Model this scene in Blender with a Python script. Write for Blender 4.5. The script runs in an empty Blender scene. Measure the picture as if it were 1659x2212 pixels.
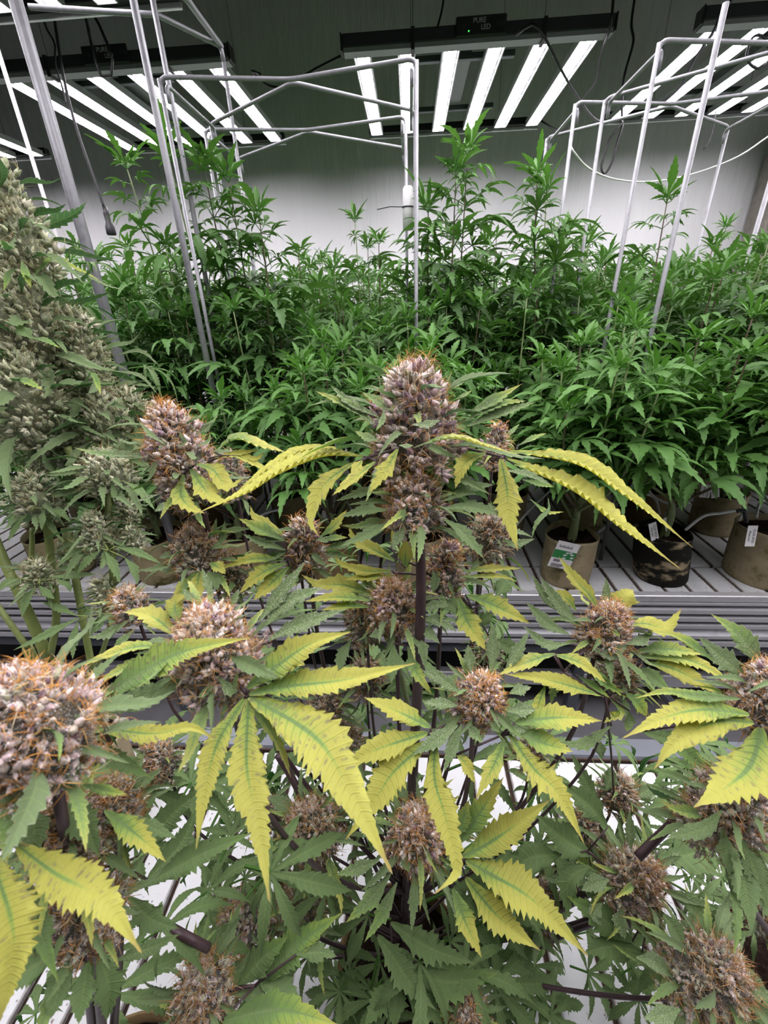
import bpy, math, random
import numpy as np
from mathutils import Matrix, Vector
PI = math.pi
rng = np.random.default_rng(7)
random.seed(7)
SC = bpy.context.scene
COL = SC.collection

# ------------------------------------------------------------------ camera
IW, IH = 1659, 2212
CZ = 1.5                                      # camera height above the floor
CC = np.array([IW / 2, IH / 2])
NAD = np.array([897., 2980.]); DEP = np.array([885., 660.])   # vanishing points of "down" and of "into the room"
FP = float(np.sqrt(-(NAD - CC) @ (DEP - CC)))
def nz(v):
    v = np.asarray(v, float); return v / (np.linalg.norm(v) + 1e-12)
UPc = -nz([*(NAD - CC), FP]); Yc = nz([*(DEP - CC), FP])
Xc = nz(np.cross(Yc, UPc))
if Xc[0] < 0: Xc = -Xc
Yc = nz(Yc - (Yc @ UPc) * UPc)
RC = np.stack([Xc, Yc, UPc], 1)
CAMP = np.array([0, 0, CZ])
def ray(px): return RC.T @ np.array([px[0] - CC[0], px[1] - CC[1], FP])
def onY(px, y): d = ray(px); return CAMP + d * y / d[1]
def onZ(px, z): d = ray(px); return CAMP + d * (z - CZ) / d[2]
def atd(px, dep): return CAMP + ray(px) * dep / FP      # point at a distance along the view axis
cam = bpy.data.cameras.new('camera'); camo = bpy.data.objects.new('camera', cam); COL.objects.link(camo)
cam.sensor_fit = 'VERTICAL'; cam.sensor_height = 24.0; cam.lens = 24.0 * FP / IH
cam.clip_start = .01; cam.clip_end = 60
rx, ry, rz = RC[0], -RC[1], -RC[2]
camo.matrix_world = Matrix(((rx[0], ry[0], rz[0], 0), (rx[1], ry[1], rz[1], 0), (rx[2], ry[2], rz[2], CZ), (0, 0, 0, 1)))
cam.dof.use_dof = True; cam.dof.focus_distance = .5; cam.dof.aperture_fstop = cam.lens / .9
SC.camera = camo

# ------------------------------------------------------------------ world, exposure
w = bpy.data.worlds.new('room_dark'); SC.world = w; w.use_nodes = True
w.node_tree.nodes['Background'].inputs[0].default_value = (.02, .022, .022, 1)
w.node_tree.nodes['Background'].inputs[1].default_value = 0.3
LED_POWER = 33.0
SC.view_settings.view_transform = 'Standard'; SC.view_settings.look = 'None'
SC.view_settings.exposure = 0.12; SC.view_settings.gamma = 1.0
SC.view_settings.use_curve_mapping = False
cy = SC.cycles
cy.max_bounces = 7; cy.diffuse_bounces = 3; cy.glossy_bounces = 2; cy.transmission_bounces = 4; cy.transparent_max_bounces = 4
cy.caustics_reflective = False; cy.caustics_refractive = False
cy.sample_clamp_indirect = 4.0
try: cy.use_light_tree = True
except Exception: pass

# ------------------------------------------------------------------ materials
class NT:
    def __init__(s, name):
        s.m = bpy.data.materials.new(name); s.m.use_nodes = True
        s.t = s.m.node_tree; s.t.nodes.clear()
        s.out = s.t.nodes.new('ShaderNodeOutputMaterial')
    def n(s, typ, **kw):
        nd = s.t.nodes.new(typ)
        for k, v in kw.items(): setattr(nd, k, v)
        return nd
    def l(s, a, b): s.t.links.new(a, b)
    def put(s, sock, v):
        if hasattr(v, 'links') or isinstance(v, bpy.types.NodeSocket): s.l(v, sock)
        else: sock.default_value = v
    def math(s, op, a, b=0.0, c=None, clamp=False):
        nd = s.n('ShaderNodeMath', operation=op, use_clamp=clamp)
        s.put(nd.inputs[0], a); s.put(nd.inputs[1], b)
        if c is not None: s.put(nd.inputs[2], c)
        return nd.outputs[0]
    def mix(s, f, a, b):
        nd = s.n('ShaderNodeMix', data_type='RGBA')
        s.put(nd.inputs[0], f); s.put(nd.inputs[6], a); s.put(nd.inputs[7], b)
        return nd.outputs[2]
    def sstep(s, x, a, b):
        nd = s.n('ShaderNodeMapRange', interpolation_type='SMOOTHSTEP')
        s.put(nd.inputs[0], x); nd.inputs[1].default_value = a; nd.inputs[2].default_value = b
        return nd.outputs[0]
    def noise(s, scale, detail=3.0, vec=None, rough=.55):
        nd = s.n('ShaderNodeTexNoise'); nd.inputs['Scale'].default_value = scale; nd.inputs['Detail'].default_value = detail
        nd.inputs['Roughness'].default_value = rough
        if vec is not None: s.l(vec, nd.inputs['Vector'])
        return nd.outputs[0]
    def vor(s, scale, vec=None):
        nd = s.n('ShaderNodeTexVoronoi'); nd.inputs['Scale'].default_value = scale
        if vec is not None: s.l(vec, nd.inputs['Vector'])
        return nd.outputs[0]
    def obj(s): return s.n('ShaderNodeTexCoord').outputs['Object']
    def uv(s): return s.n('ShaderNodeTexCoord').outputs['UV']
    def bump(s, h, strength=.3, dist=.01):
        nd = s.n('ShaderNodeBump'); nd.inputs['Strength'].default_value = strength; nd.inputs['Distance'].default_value = dist
        s.l(h, nd.inputs['Height']); return nd.outputs[0]
    def ramp(s, x, pts):
        nd = s.n('ShaderNodeValToRGB'); cr = nd.color_ramp
        while len(cr.elements) < len(pts): cr.elements.new(.5)
        for e, (p, c) in zip(cr.elements, pts): e.position = p; e.color = (*c, 1)
        s.l(x, nd.inputs[0]); return nd.outputs[0]
    def pbsdf(s, col, rough=.5, metal=0.0, spec=.5, normal=None, **kw):
        b = s.n('ShaderNodeBsdfPrincipled')
        s.put(b.inputs['Base Color'], (*col, 1) if isinstance(col, tuple) and len(col) == 3 else col)
        s.put(b.inputs['Roughness'], rough); s.put(b.inputs['Metallic'], metal); s.put(b.inputs['Specular IOR Level'], spec)
        if normal is not None: s.l(normal, b.inputs['Normal'])
        for k, v in kw.items(): s.put(b.inputs[k], v)
        return b.outputs[0]
    def done(s, sh): s.l(sh, s.out.inputs[0]); return s.m

def simple(name, col, rough=.5, metal=0.0, var=.15, scale=20.0, spec=.5, bump=0.0):
    t = NT(name); o = t.obj(); nn = t.noise(scale, 3, o)
    a = tuple(c * (1 - var) for c in col); b = tuple(min(1, c * (1 + var)) for c in col)
    c = t.mix(nn, (*a, 1), (*b, 1))
    nr = t.bump(nn, bump, .003) if bump else None
    return t.done(t.pbsdf(c, rough, metal, spec, nr))

def leaf_material(name, hero):
    t = NT(name)
    at = t.n('ShaderNodeAttribute', attribute_name='leaf'); sep = t.n('ShaderNodeSeparateColor'); t.l(at.outputs['Color'], sep.inputs[0])
    vn, au, v = sep.outputs[0], sep.outputs[1], sep.outputs[2]
    oi = t.n('ShaderNodeObjectInfo'); so = t.n('ShaderNodeSeparateColor'); t.l(oi.outputs['Color'], so.inputs[0])
    yel, purp, frost = so.outputs[0], so.outputs[1], so.outputs[2]
    o = t.obj()
    n1 = t.noise(55 if hero else 30, 4, o)
    vs = t.sstep(vn, .74, 1.0)
    mid = t.math('SUBTRACT', 1.0, t.sstep(au, .02, .14))
    inv = t.math('SUBTRACT', 1.0, v)
    if hero:
        x = t.math('MULTIPLY_ADD', v, 1.0, .44); x = t.math('MULTIPLY_ADD', au, .35, x); x = t.math('MULTIPLY', x, yel)
        dk = t.math('MULTIPLY', t.math('MAXIMUM', t.math('MULTIPLY', vs, .22), t.math('MULTIPLY', mid, .42)), t.math('MULTIPLY_ADD', inv, .9, .1))
        x = t.math('SUBTRACT', x, dk); x = t.math('MULTIPLY_ADD', t.math('SUBTRACT', n1, .5), .45, x)
        ym = t.sstep(x, .22, .80)
        c = t.ramp(ym, [(0, (.026, .130, .014)), (.3, (.090, .27, .014)), (.62, (.29, .44, .022)), (1, (.53, .515, .035))])
        # light veins on green tissue
        c = t.mix(t.math('MULTIPLY', t.math('MAXIMUM', vs, mid), t.math('MULTIPLY', t.math('SUBTRACT', 1.0, ym), .42)), c, (.17, .31, .06, 1))
        n2 = t.noise(260, 3, o)
        sp = t.math('MULTIPLY', purp, t.math('MULTIPLY', t.sstep(n2, .5, .62), t.sstep(t.math('SUBTRACT', t.math('SUBTRACT', 1.15, v), vn), .15, .55)))
        sp = t.math('MULTIPLY', sp, t.sstep(au, .05, .3))
        c = t.mix(sp, c, (.085, .055, .05, 1))
        tip = t.math('MULTIPLY', t.math('MULTIPLY', t.sstep(t.math('MULTIPLY_ADD', n1, .25, v), .98, 1.14), yel), .9)
        c = t.mix(tip, c, (.34, .17, .035, 1))
        edge = t.math('MULTIPLY', t.sstep(au, .9, 1.0), t.math('MULTIPLY', frost, .7))
        n3 = t.vor(1100, o)
        fz = t.math('MULTIPLY', frost, t.math('MULTIPLY_ADD', t.sstep(n3, .42, .16), .72, .05))
        fz = t.math('MAXIMUM', fz, edge)
        c = t.mix(fz, c, (.60, .60, .52, 1))
        geo = t.n('ShaderNodeNewGeometry')
        c = t.mix(t.math('MULTIPLY', geo.outputs['Backfacing'], .35), c, (.34, .38, .2, 1))
        nr = t.bump(t.math('ADD', t.math('MULTIPLY', vs, -.6), t.math('MULTIPLY', n2, .35)), .35, .0015)
        b = t.pbsdf(c, .55, 0, .16, nr, **{'Sheen Weight': t.math('MULTIPLY', frost, .15), 'Sheen Roughness': .45})
        tr = t.n('ShaderNodeBsdfTranslucent'); t.l(c, tr.inputs[0])
        ms = t.n('ShaderNodeMixShader'); ms.inputs[0].default_value = .24
        t.l(b, ms.inputs[1]); t.l(tr.outputs[0], ms.inputs[2])
        return t.done(ms.outputs[0])
    # plain green foliage: object colour red channel = how light and yellow the plant's green is
    c0 = t.mix(yel, (.022, .085, .020, 1), (.10, .30, .035, 1))
    c = t.mix(t.math('MULTIPLY', t.math('MAXIMUM', t.math('MULTIPLY', vs, .6), mid), .28), c0, (.13, .27, .07, 1))
    c = t.mix(t.math('MULTIPLY', n1, .3), c, (.03, .10, .02, 1))
    fz = t.math('MULTIPLY', frost, t.math('MULTIPLY_ADD', t.sstep(t.vor(700, o), .5, .25), .5, .35))
    c = t.mix(fz, c, (.42, .45, .33, 1))
    geo = t.n('ShaderNodeNewGeometry')
    c = t.mix(t.math('MULTIPLY', geo.outputs['Backfacing'], .4), c, (.14, .22, .09, 1))
    b = t.pbsdf(c, .5, 0, .22, t.bump(t.math('MULTIPLY', vs, -.5), .3, .002))
    tr = t.n('ShaderNodeBsdfTranslucent'); t.l(t.mix(.3, c, (.16, .30, .04, 1)), tr.inputs[0])
    ms = t.n('ShaderNodeMixShader'); ms.inputs[0].default_value = .25
    t.l(b, ms.inputs[1]); t.l(tr.outputs[0], ms.inputs[2])
    return t.done(ms.outputs[0])

def bud_material():
    t = NT('flower_bracts'); o = t.obj()
    at = t.n('ShaderNodeAttribute', attribute_name='leaf')
    n1 = t.noise(420, 3, o); n3 = t.vor(1500, o)
    c = t.mix(t.math('MULTIPLY', t.sstep(n1, .45, .75), .5), at.outputs['Color'], (.16, .11, .085, 1))
    c = t.mix(t.math('MULTIPLY', t.sstep(n3, .45, .15), .6), c, (.82, .79, .74, 1))
    return t.done(t.pbsdf(c, .6, 0, .3, t.bump(n1, .5, .001), **{'Sheen Weight': .35, 'Sheen Roughness': .5}))
def attr_material(name, rough=.6):
    t = NT(name); at = t.n('ShaderNodeAttribute', attribute_name='leaf')
    c = t.mix(t.math('MULTIPLY', t.noise(300, 2, t.obj()), .35), at.outputs['Color'], (.08, .04, .02, 1))
    return t.done(t.pbsdf(c, rough, 0, .3))

def pot_material(name, base, dirt, amount, moss=(.10, .10, .02)):
    t = NT(name); o = t.obj()
    mp = t.n('ShaderNodeMapping'); mp.inputs['Scale'].default_value = (1, 1, 2.2); t.l(o, mp.inputs[0])
    a = t.noise(7.5, 6, mp.outputs[0], .68); f = t.noise(160, 3, mp.outputs[0]); g = t.noise(26, 5, o, .7)
    c = t.mix(t.math('MULTIPLY', f, .5), (*base, 1), (*[x * .6 for x in base], 1))
    c = t.mix(t.math('MULTIPLY', t.sstep(g, .45, .75), .75), c, (*moss, 1))
    c = t.mix(t.sstep(a, .62 - amount, .75 - amount), c, (*dirt, 1))
    return t.done(t.pbsdf(c, .85, 0, .2, t.bump(f, .35, .002)))

M = {}
M['leaf'] = leaf_material('leaf_hero', True); M['veg'] = leaf_material('leaf_green', False)
M['frost'] = simple('resin_frost', (.80, .77, .72), .4, 0, .1, 50)
M['bud'] = bud_material(); M['hair'] = attr_material('pistil')
M['stem_p'] = simple('stem_purple', (.06, .035, .038), .45, 0, .5, 60, .4, .2)
M['stem_g'] = simple('stem_pale_green', (.20, .25, .075), .45, 0, .3, 60, .4, .2)
M['stem_v'] = simple('stem_green', (.22, .28, .12), .5, 0, .35, 50, .4, .2)
M['stem_b'] = simple('shoot_brown', (.10, .075, .045), .5, 0, .4, 50, .35, .1)
def soil_mat():
    t = NT('potting_soil'); o = t.obj(); a = t.noise(120, 6, o, .75); b = t.vor(140, o)
    c = t.ramp(a, [(.3, (.006, .004, .003)), (.55, (.03, .018, .012)), (.72, (.10, .06, .035))])
    return t.done(t.pbsdf(c, .95, 0, .2, t.bump(a, 1, .006)))
M['soil'] = soil_mat()
M['pot_beige'] = pot_material('pot_felt_beige', (.40, .33, .20), (.13, .10, .035), .0)
M['pot_moss'] = pot_material('pot_felt_mossy', (.42, .36, .20), (.09, .085, .02), .10, (.14, .12, .03))
M['pot_black'] = pot_material('pot_felt_black_mould', (.44, .36, .22), (.010, .010, .007), .27, (.05, .06, .02))
M['pot_brown'] = pot_material('pot_felt_brown', (.20, .14, .065), (.06, .045, .02), .05, (.09, .07, .02))
def galv():
    t = NT('galvanised_steel'); o = t.obj(); a = t.noise(90, 4, o); b = t.noise(14, 3, o)
    c = t.mix(a, (.20, .205, .21, 1), (.34, .35, .36, 1)); c = t.mix(t.math('MULTIPLY', t.sstep(b, .5, .75), .5), c, (.13, .127, .12, 1))
    return t.done(t.pbsdf(c, t.math('MULTIPLY_ADD', a, .25, .35), .5, .5, t.bump(a, .2, .001)))
M['galv'] = galv()
def alu():
    t = NT('brushed_aluminium'); o = t.obj()
    mp = t.n('ShaderNodeMapping'); mp.inputs['Scale'].default_value = (1, 30, 30); t.l(o, mp.inputs[0])
    a = t.noise(6, 4, mp.outputs[0]); b = t.noise(9, 5, o, .7)
    c = t.mix(a, (.62, .63, .65, 1), (.80, .81, .82, 1)); c = t.mix(t.math('MULTIPLY', t.sstep(b, .55, .75), .55), c, (.33, .33, .32, 1))
    return t.done(t.pbsdf(c, .38, .55, .5, t.bump(a, .1, .001)))
M['alu'] = alu()
M['alu_dark'] = simple('aluminium_dull', (.14, .155, .175), .45, .4, .2, 12)
M['black'] = simple('black_powder_coat', (.018, .019, .021), .5, 0, .2, 80)
M['beam'] = simple('dark_grey_beam', (.035, .037, .040), .5, .1, .15, 60)
M['cable'] = simple('black_cable_rubber', (.012, .012, .013), .45, 0, .2, 80)
M['white'] = simple('white_plastic', (.78, .78, .77), .45, 0, .05, 30)
M['tube'] = simple('white_tubing', (.70, .71, .72), .4, 0, .08, 30)
M['ink'] = simple('printed_ink', (.03, .03, .035), .6)
M['ink_white'] = simple('printed_white', (.55, .56, .57), .5)
M['green_print'] = simple('printed_green', (.03, .22, .06), .5)
M['grey_plate'] = simple('driver_housing_grey', (.30, .31, .32), .5, .2, .1, 40)
def slat_mat():
    t = NT('white_bench_plastic'); o = t.obj()
    a = t.noise(60, 5, o, .7); b = t.noise(9, 4, o, .7); d = t.vor(70, o)
    c = t.mix(b, (.47, .49, .485, 1), (.59, .61, .605, 1))
    sep = t.n('ShaderNodeSeparateXYZ'); t.l(o, sep.inputs[0])
    ed = t.sstep(t.math('ADD', t.math('ABSOLUTE', sep.outputs[0]), t.math('MULTIPLY', a, .012)), .0335, .0415)
    c = t.mix(t.math('MULTIPLY', ed, .85), c, (.13, .07, .035, 1))
    c = t.mix(t.math('MULTIPLY', t.sstep(t.math('ADD', a, t.math('MULTIPLY', b, .6)), .93, 1.02), .85), c, (.12, .075, .045, 1))
    c = t.mix(t.math('MULTIPLY', t.sstep(d, .14, .06), .8), c, (.06, .045, .03, 1))
    return t.done(t.pbsdf(c, .45, 0, .4))
M['slat'] = slat_mat()
M['slot'] = simple('slot_rust_dirt', (.055, .032, .02), .9, 0, .6, 90)
def film(name, c0, c1):
    t = NT(name); o = t.obj()
    mp = t.n('ShaderNodeMapping'); mp.inputs['Scale'].default_value = (3.2, 1, .55); mp.inputs['Rotation'].default_value = (0, .25, 0); t.l(o, mp.inputs[0])
    a = t.noise(1.6, 5, mp.outputs[0], .6); b = t.noise(6, 3, mp.outputs[0], .5)
    c = t.mix(a, (*c0, 1), (*c1, 1))
    return t.done(t.pbsdf(c, .55, 0, .35, t.bump(t.math('MULTIPLY_ADD', b, .35, a), .4, .06)))
M['film'] = film('white_wall_film', (.70, .71, .71), (.80, .81, .80))
M['dark_wall'] = simple('dark_wall_paint', (.06, .065, .064), .8, 0, .15, 2)
M['ceiling'] = simple('dark_ceiling_paint', (.045, .05, .048), .8, 0, .15, 2)
M['floor'] = simple('grey_concrete', (.16, .16, .165), .7, 0, .35, 8, .4, .2)
M['concrete'] = simple('bare_concrete', (.25, .23, .20), .9, 0, .5, 14, .3, .4)
def led_mat():
    t = NT('led_board_lit'); uv = t.uv(); s = t.n('ShaderNodeSeparateXYZ'); t.l(uv, s.inputs[0])
    u, v = s.outputs[0], s.outputs[1]                     # u across the board 0..1, v in metres
    blk = t.math('FRACT', t.math('MULTIPLY', v, 1 / .09))
    half = t.math('GREATER_THAN', blk, .5)
    side = t.math('GREATER_THAN', u, .5)
    dense = t.math('ABSOLUTE', t.math('SUBTRACT', half, side))
    ln = t.math('ABSOLUTE', t.math('SUBTRACT', t.math('FRACT', t.math('MULTIPLY', u, 7.0)), .5))
    line = t.math('MULTIPLY', t.sstep(ln, .32, .42), t.math('MULTIPLY_ADD', dense, -.75, 1.0))
    cr = t.math('ABSOLUTE', t.math('SUBTRACT', t.math('FRACT', t.math('MULTIPLY', v, 1 / .045)), .5))
    cross = t.sstep(cr, .43, .47)
    cu = t.math('ABSOLUTE', t.math('SUBTRACT', t.math('FRACT', t.math('MULTIPLY', u, 3.0)), .5))
    red = t.math('MULTIPLY', cross, t.sstep(cu, .25, .18))
    dark = t.math('MAXIMUM', line, cross)
    c = t.mix(dark, (1, .935, 1.01, 1), (.0075, .0055, .013, 1)); c = t.mix(red, c, (.022, .002, .006, 1))
    e = t.n('ShaderNodeEmission'); t.l(c, e.inputs[0]); e.inputs[1].default_value = LED_POWER
    return t.done(e.outputs[0])
M['led'] = led_mat()
def diode(name, col, s):
    t = NT(name); e = t.n('ShaderNodeEmission'); e.inputs[0].default_value = (*col, 1); e.inputs[1].default_value = s
    return t.done(e.outputs[0])
M['led_red'] = diode('red_diode_lit', (1, .05, .02), 3.0); M['led_green'] = diode('green_indicator_lit', (.05, 1, .1), 2.0)

# ------------------------------------------------------------------ mesh helpers
def mesh_np(name, V, Fq, Ft=None, C=None, smooth=True, UV=None):
    """V (n,3); Fq (m,4) quads; Ft (k,3) tris; C per-vertex rgb attribute 'leaf'"""
    V = np.asarray(V, np.float32); nq = 0 if Fq is None else len(Fq); nt = 0 if Ft is None else len(Ft)
    me = bpy.data.meshes.new(name)
    me.vertices.add(len(V)); me.vertices.foreach_set('co', V.ravel())
    li = []
    if nq: li.append(np.asarray(Fq, np.int32).ravel())
    if nt: li.append(np.asarray(Ft, np.int32).ravel())
    li = np.concatenate(li); me.loops.add(len(li)); me.loops.foreach_set('vertex_index', li)
    me.polygons.add(nq + nt)
    st = np.concatenate([np.arange(nq) * 4, nq * 4 + np.arange(nt) * 3]).astype(np.int32)
    me.polygons.foreach_set('loop_start', st)
    me.polygons.foreach_set('use_smooth', np.full(nq + nt, smooth))
    me.update(calc_edges=True)
    if C is not None:
        a = me.attributes.new('leaf', 'FLOAT_COLOR', 'POINT')
        cc = np.ones((len(V), 4), np.float32); cc[:, :C.shape[1]] = C; a.data.foreach_set('color', cc.ravel())
    if UV is not None:
        l = me.uv_layers.new(name='UVMap'); l.data.foreach_set('uv', np.asarray(UV, np.float32)[li].ravel())
    return me
def link(name, me, mat=None, parent=None, loc=None, mw=None):
    o = bpy.data.objects.new(name, me); COL.objects.link(o)
    if mat is not None and me is not None and not me.materials: me.materials.append(mat)
    if loc is not None: o.location = loc
    if parent is not None: o.parent = parent
    if mw is not None: o.matrix_basis = mw
    return o
def tag(o, label=None, cat=None, group=None, kind=None):
    if label: o['label'] = label
    if cat: o['category'] = cat
    if group: o['group'] = group
    if kind: o['kind'] = kind
    return o
def empty(name, loc, label=None, cat=None, group=None):
    o = bpy.data.objects.new(name, None); COL.objects.link(o); o.location = loc; o.empty_display_size = .05
    return tag(o, label, cat, group)

class MB:
    """collects boxes, tubes and lathes into one mesh"""
    def __init__(s): s.v = []; s.f = []; s.n = 0
    def add(s, V, F):
        V = [tuple(map(float, p)) for p in V]; s.v += V; s.f += [tuple(i + s.n for i in f) for f in F]; s.n += len(V); return s
    def box(s, a, b, bev=0.0):
        (x0, y0, z0), (x1, y1, z1) = a, b
        if bev <= 0:
            V = [(x, y, z) for z in (z0, z1) for y in (y0, y1) for x in (x0, x1)]
            return s.add(V, [(0, 2, 3, 1), (4, 5, 7, 6), (0, 1, 5, 4), (2, 6, 7, 3), (0, 4, 6, 2), (1, 3, 7, 5)])
        e = bev; V = []
        for z, i in ((z0, e), (z0 + e, 0), (z1 - e, 0), (z1, e)):
            V += [(x0 + i, y0 + e, z), (x0 + e, y0 + i, z), (x1 - e, y0 + i, z), (x1 - i, y0 + e, z), (x1 - i, y1 - e, z), (x1 - e, y1 - i, z), (x0 + e, y1 - i, z), (x0 + i, y1 - e, z)]
        F = [tuple(range(7, -1, -1)), tuple(range(24, 32))]
        for r in range(3):
            for k in range(8): F.append((r * 8 + k, r * 8 + (k + 1) % 8, r * 8 + 8 + (k + 1) % 8, r * 8 + 8 + k))
        return s.add(V, F)
    def tube(s, P, r, n=8, cap=True):
        P = np.asarray(P, float); k = len(P); r = np.full(k, r) if np.isscalar(r) else np.asarray(r, float)
        T = np.gradient(P, axis=0); T /= np.linalg.norm(T, axis=1)[:, None] + 1e-12
        ref = np.array([0, 0, 1.]) if abs(T[0][2]) < .9 else np.array([1., 0, 0])
        A = nz(np.cross(T[0], ref)); V = []
        for i in range(k):
            A = nz(A - (A @ T[i]) * T[i]); B = np.cross(T[i], A)
            for j in range(n):
                a = 2 * PI * j / n; V.append(P[i] + r[i] * (math.cos(a) * A + math.sin(a) * B))
        F = [(i * n + j, i * n + (j + 1) % n, (i + 1) * n + (j + 1) % n, (i + 1) * n + j) for i in range(k - 1) for j in range(n)]
        if cap: F += [tuple(range(n - 1, -1, -1)), tuple((k - 1) * n + j for j in range(n))]
        return s.add(V, F)
    def lathe(s, prof, n=32, cx=0, cyy=0, wob=0.0, seed=0):
        V = []; ph = seed * 1.7
        for r, z in prof:
            for j in range(n):
                a = 2 * PI * j / n; rr = r * (1 + wob * math.sin(2 * a + ph) + wob * .6 * math.sin(3 * a + 2 * ph + z * 20))
                V.append((cx + rr * math.cos(a), cyy + rr * math.sin(a), z))
        F = [(i * n + j, i * n + (j + 1) % n, (i + 1) * n + (j + 1) % n, (i + 1) * n + j) for i in range(len(prof) - 1) for j in range(n)]
        return s.add(V, F)
    def build(s, name, mat, parent=None, smooth=False, loc=None):
        me = bpy.data.meshes.new(name); me.from_pydata(s.v, [], s.f); me.materials.append(mat)
        if smooth: me.polygons.foreach_set('use_smooth', np.ones(len(me.polygons), bool))
        return link(name, me, None, parent, loc)
def spline(P, n):
    """Catmull-Rom through the points, n samples"""
    P = np.asarray(P, float)
    if len(P) == 2: return P[0] + (P[1] - P[0]) * np.linspace(0, 1, n)[:, None]
    Q = np.vstack([2 * P[0] - P[1], P, 2 * P[-1] - P[-2]])
    d = np.concatenate([[0], np.cumsum(np.linalg.norm(np.diff(P, axis=0), axis=1))]); t = np.linspace(0, d[-1], n); out = []
    for x in t:
        i = min(np.searchsorted(d, x, side='right') - 1, len(P) - 2); u = (x - d[i]) / (d[i + 1] - d[i] + 1e-12)
        a, b, c, e = Q[i:i + 4]
        out.append(.5 * (2 * b + (c - a) * u + (2 * a - 5 * b + 4 * c - e) * u * u + (3 * b - a - 3 * c + e) * u ** 3))
    return np.array(out)
def bent(P, r=.02, k=5):
    """polyline with rounded corners"""
    P = [np.asarray(p, float) for p in P]; out = [P[0]]
    for a, b, c in zip(P[:-2], P[1:-1], P[2:]):
        d1 = nz(a - b); d2 = nz(c - b); rr = min(r, .45 * np.linalg.norm(a - b), .45 * np.linalg.norm(c - b))
        p, q = b + d1 * rr, b + d2 * rr
        for t in np.linspace(0, 1, k): out.append((1 - t) ** 2 * p + 2 * t * (1 - t) * b + t * t * q)
    return np.array(out + [P[-1]])
def text(name, s, size, mat, parent, mw, align='CENTER'):
    cu = bpy.data.curves.new(name, 'FONT'); cu.body = s; cu.size = size; cu.align_x = align; cu.align_y = 'CENTER'; cu.extrude = .0002
    cu.materials.append(mat); o = bpy.data.objects.new(name, cu); COL.objects.link(o); o.parent = parent; o.matrix_basis = mw; return o
# ------------------------------------------------------------------ leaves
def leaflet_arrays(P, wd, N, teeth, fold=.25, corr=.05, seed=0, cols=3, tail=.72, curl=0.0):
    """one serrated leaflet along polyline P; wd full width, N = upper-side direction. Returns V, F, C"""
    r = np.random.default_rng(seed)
    n = 2 * teeth + 1; S = spline(P, n + 1); s = np.linspace(0, 1, n + 1)
    L = np.linalg.norm(np.diff(S, axis=0), axis=1).sum()
    T = np.gradient(S, axis=0); T /= np.linalg.norm(T, axis=1)[:, None] + 1e-12
    N = np.asarray(N, float); N = N if N.ndim == 2 else np.tile(N, (n + 1, 1))
    N = N - (N * T).sum(1)[:, None] * T; N /= np.linalg.norm(N, axis=1)[:, None] + 1e-9
    B = np.cross(N, T)
    pk = .42
    prof = np.where(s < pk, .10 + .90 * np.sin(.5 * PI * s / pk) ** .95, np.clip(1 - (s - pk) / (1 - pk), 0, 1) ** 1.25)
    prof = np.maximum(prof, np.where(s > .995, 0.004, .055))
    odd = (np.arange(n + 1) % 2 == 1)
    serr = np.clip((1.0 - s) / (1 - tail) - .1, 0, 1) * np.clip((s - .03) / .06, 0, 1)
    edge = np.where(odd, 1.0, 1 - .21 * serr)
    us = np.linspace(-1, 1, 2 * cols + 1); ds = L / n
    V = np.zeros((n + 1, 2 * cols + 1, 3)); C = np.zeros((n + 1, 2 * cols + 1, 3))
    jit = 1 + .10 * r.standard_normal(n + 1) * serr
    for k, u in enumerate(us):
        a = abs(u); e = np.where(a > .99, edge, 1.0) * (jit if a > .5 else 1)
        lat = .5 * wd * prof * u * e
        sh = (ds * a ** 1.25 * np.where(odd, 2.3, 1.55) * np.clip(serr + .15, 0, 1))
        z = fold * abs(lat) - curl * lat * lat / (wd + 1e-9) * 2
        cz = corr * wd * np.where(odd, -1, 1) * (a * (1.25 - .55 * a)) * serr * prof ** .5
        V[:, k] = S + T * sh[:, None] + B * lat[:, None] * math.cos(math.atan(fold)) + N * (z + cz)[:, None]
        C[:, k, 0] = np.where(odd, 1, 0) * np.clip(serr * 2, 0, 1); C[:, k, 1] = a; C[:, k, 2] = s
    m = 2 * cols + 1; idx = np.arange((n + 1) * m).reshape(n + 1, m)
    F = np.stack([idx[:-1, :-1], idx[:-1, 1:], idx[1:, 1:], idx[1:, :-1]], -1).reshape(-1, 4)
    return V.reshape(-1, 3), F, C.reshape(-1, 3)
def join(parts):
    V, F, C = [], [], []; k = 0
    for v, f, c in parts: V.append(v); F.append(f + k); C.append(c); k += len(v)
    return np.vstack(V), np.vstack(F), np.vstack(C)
def tube_arrays(P, r, n=5, col=(0, 0, 0)):
    m = MB(); m.tube(P, r, n, cap=False); return np.array(m.v), np.array(m.f), np.tile(col, (len(m.v), 1)).astype(float)
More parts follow.
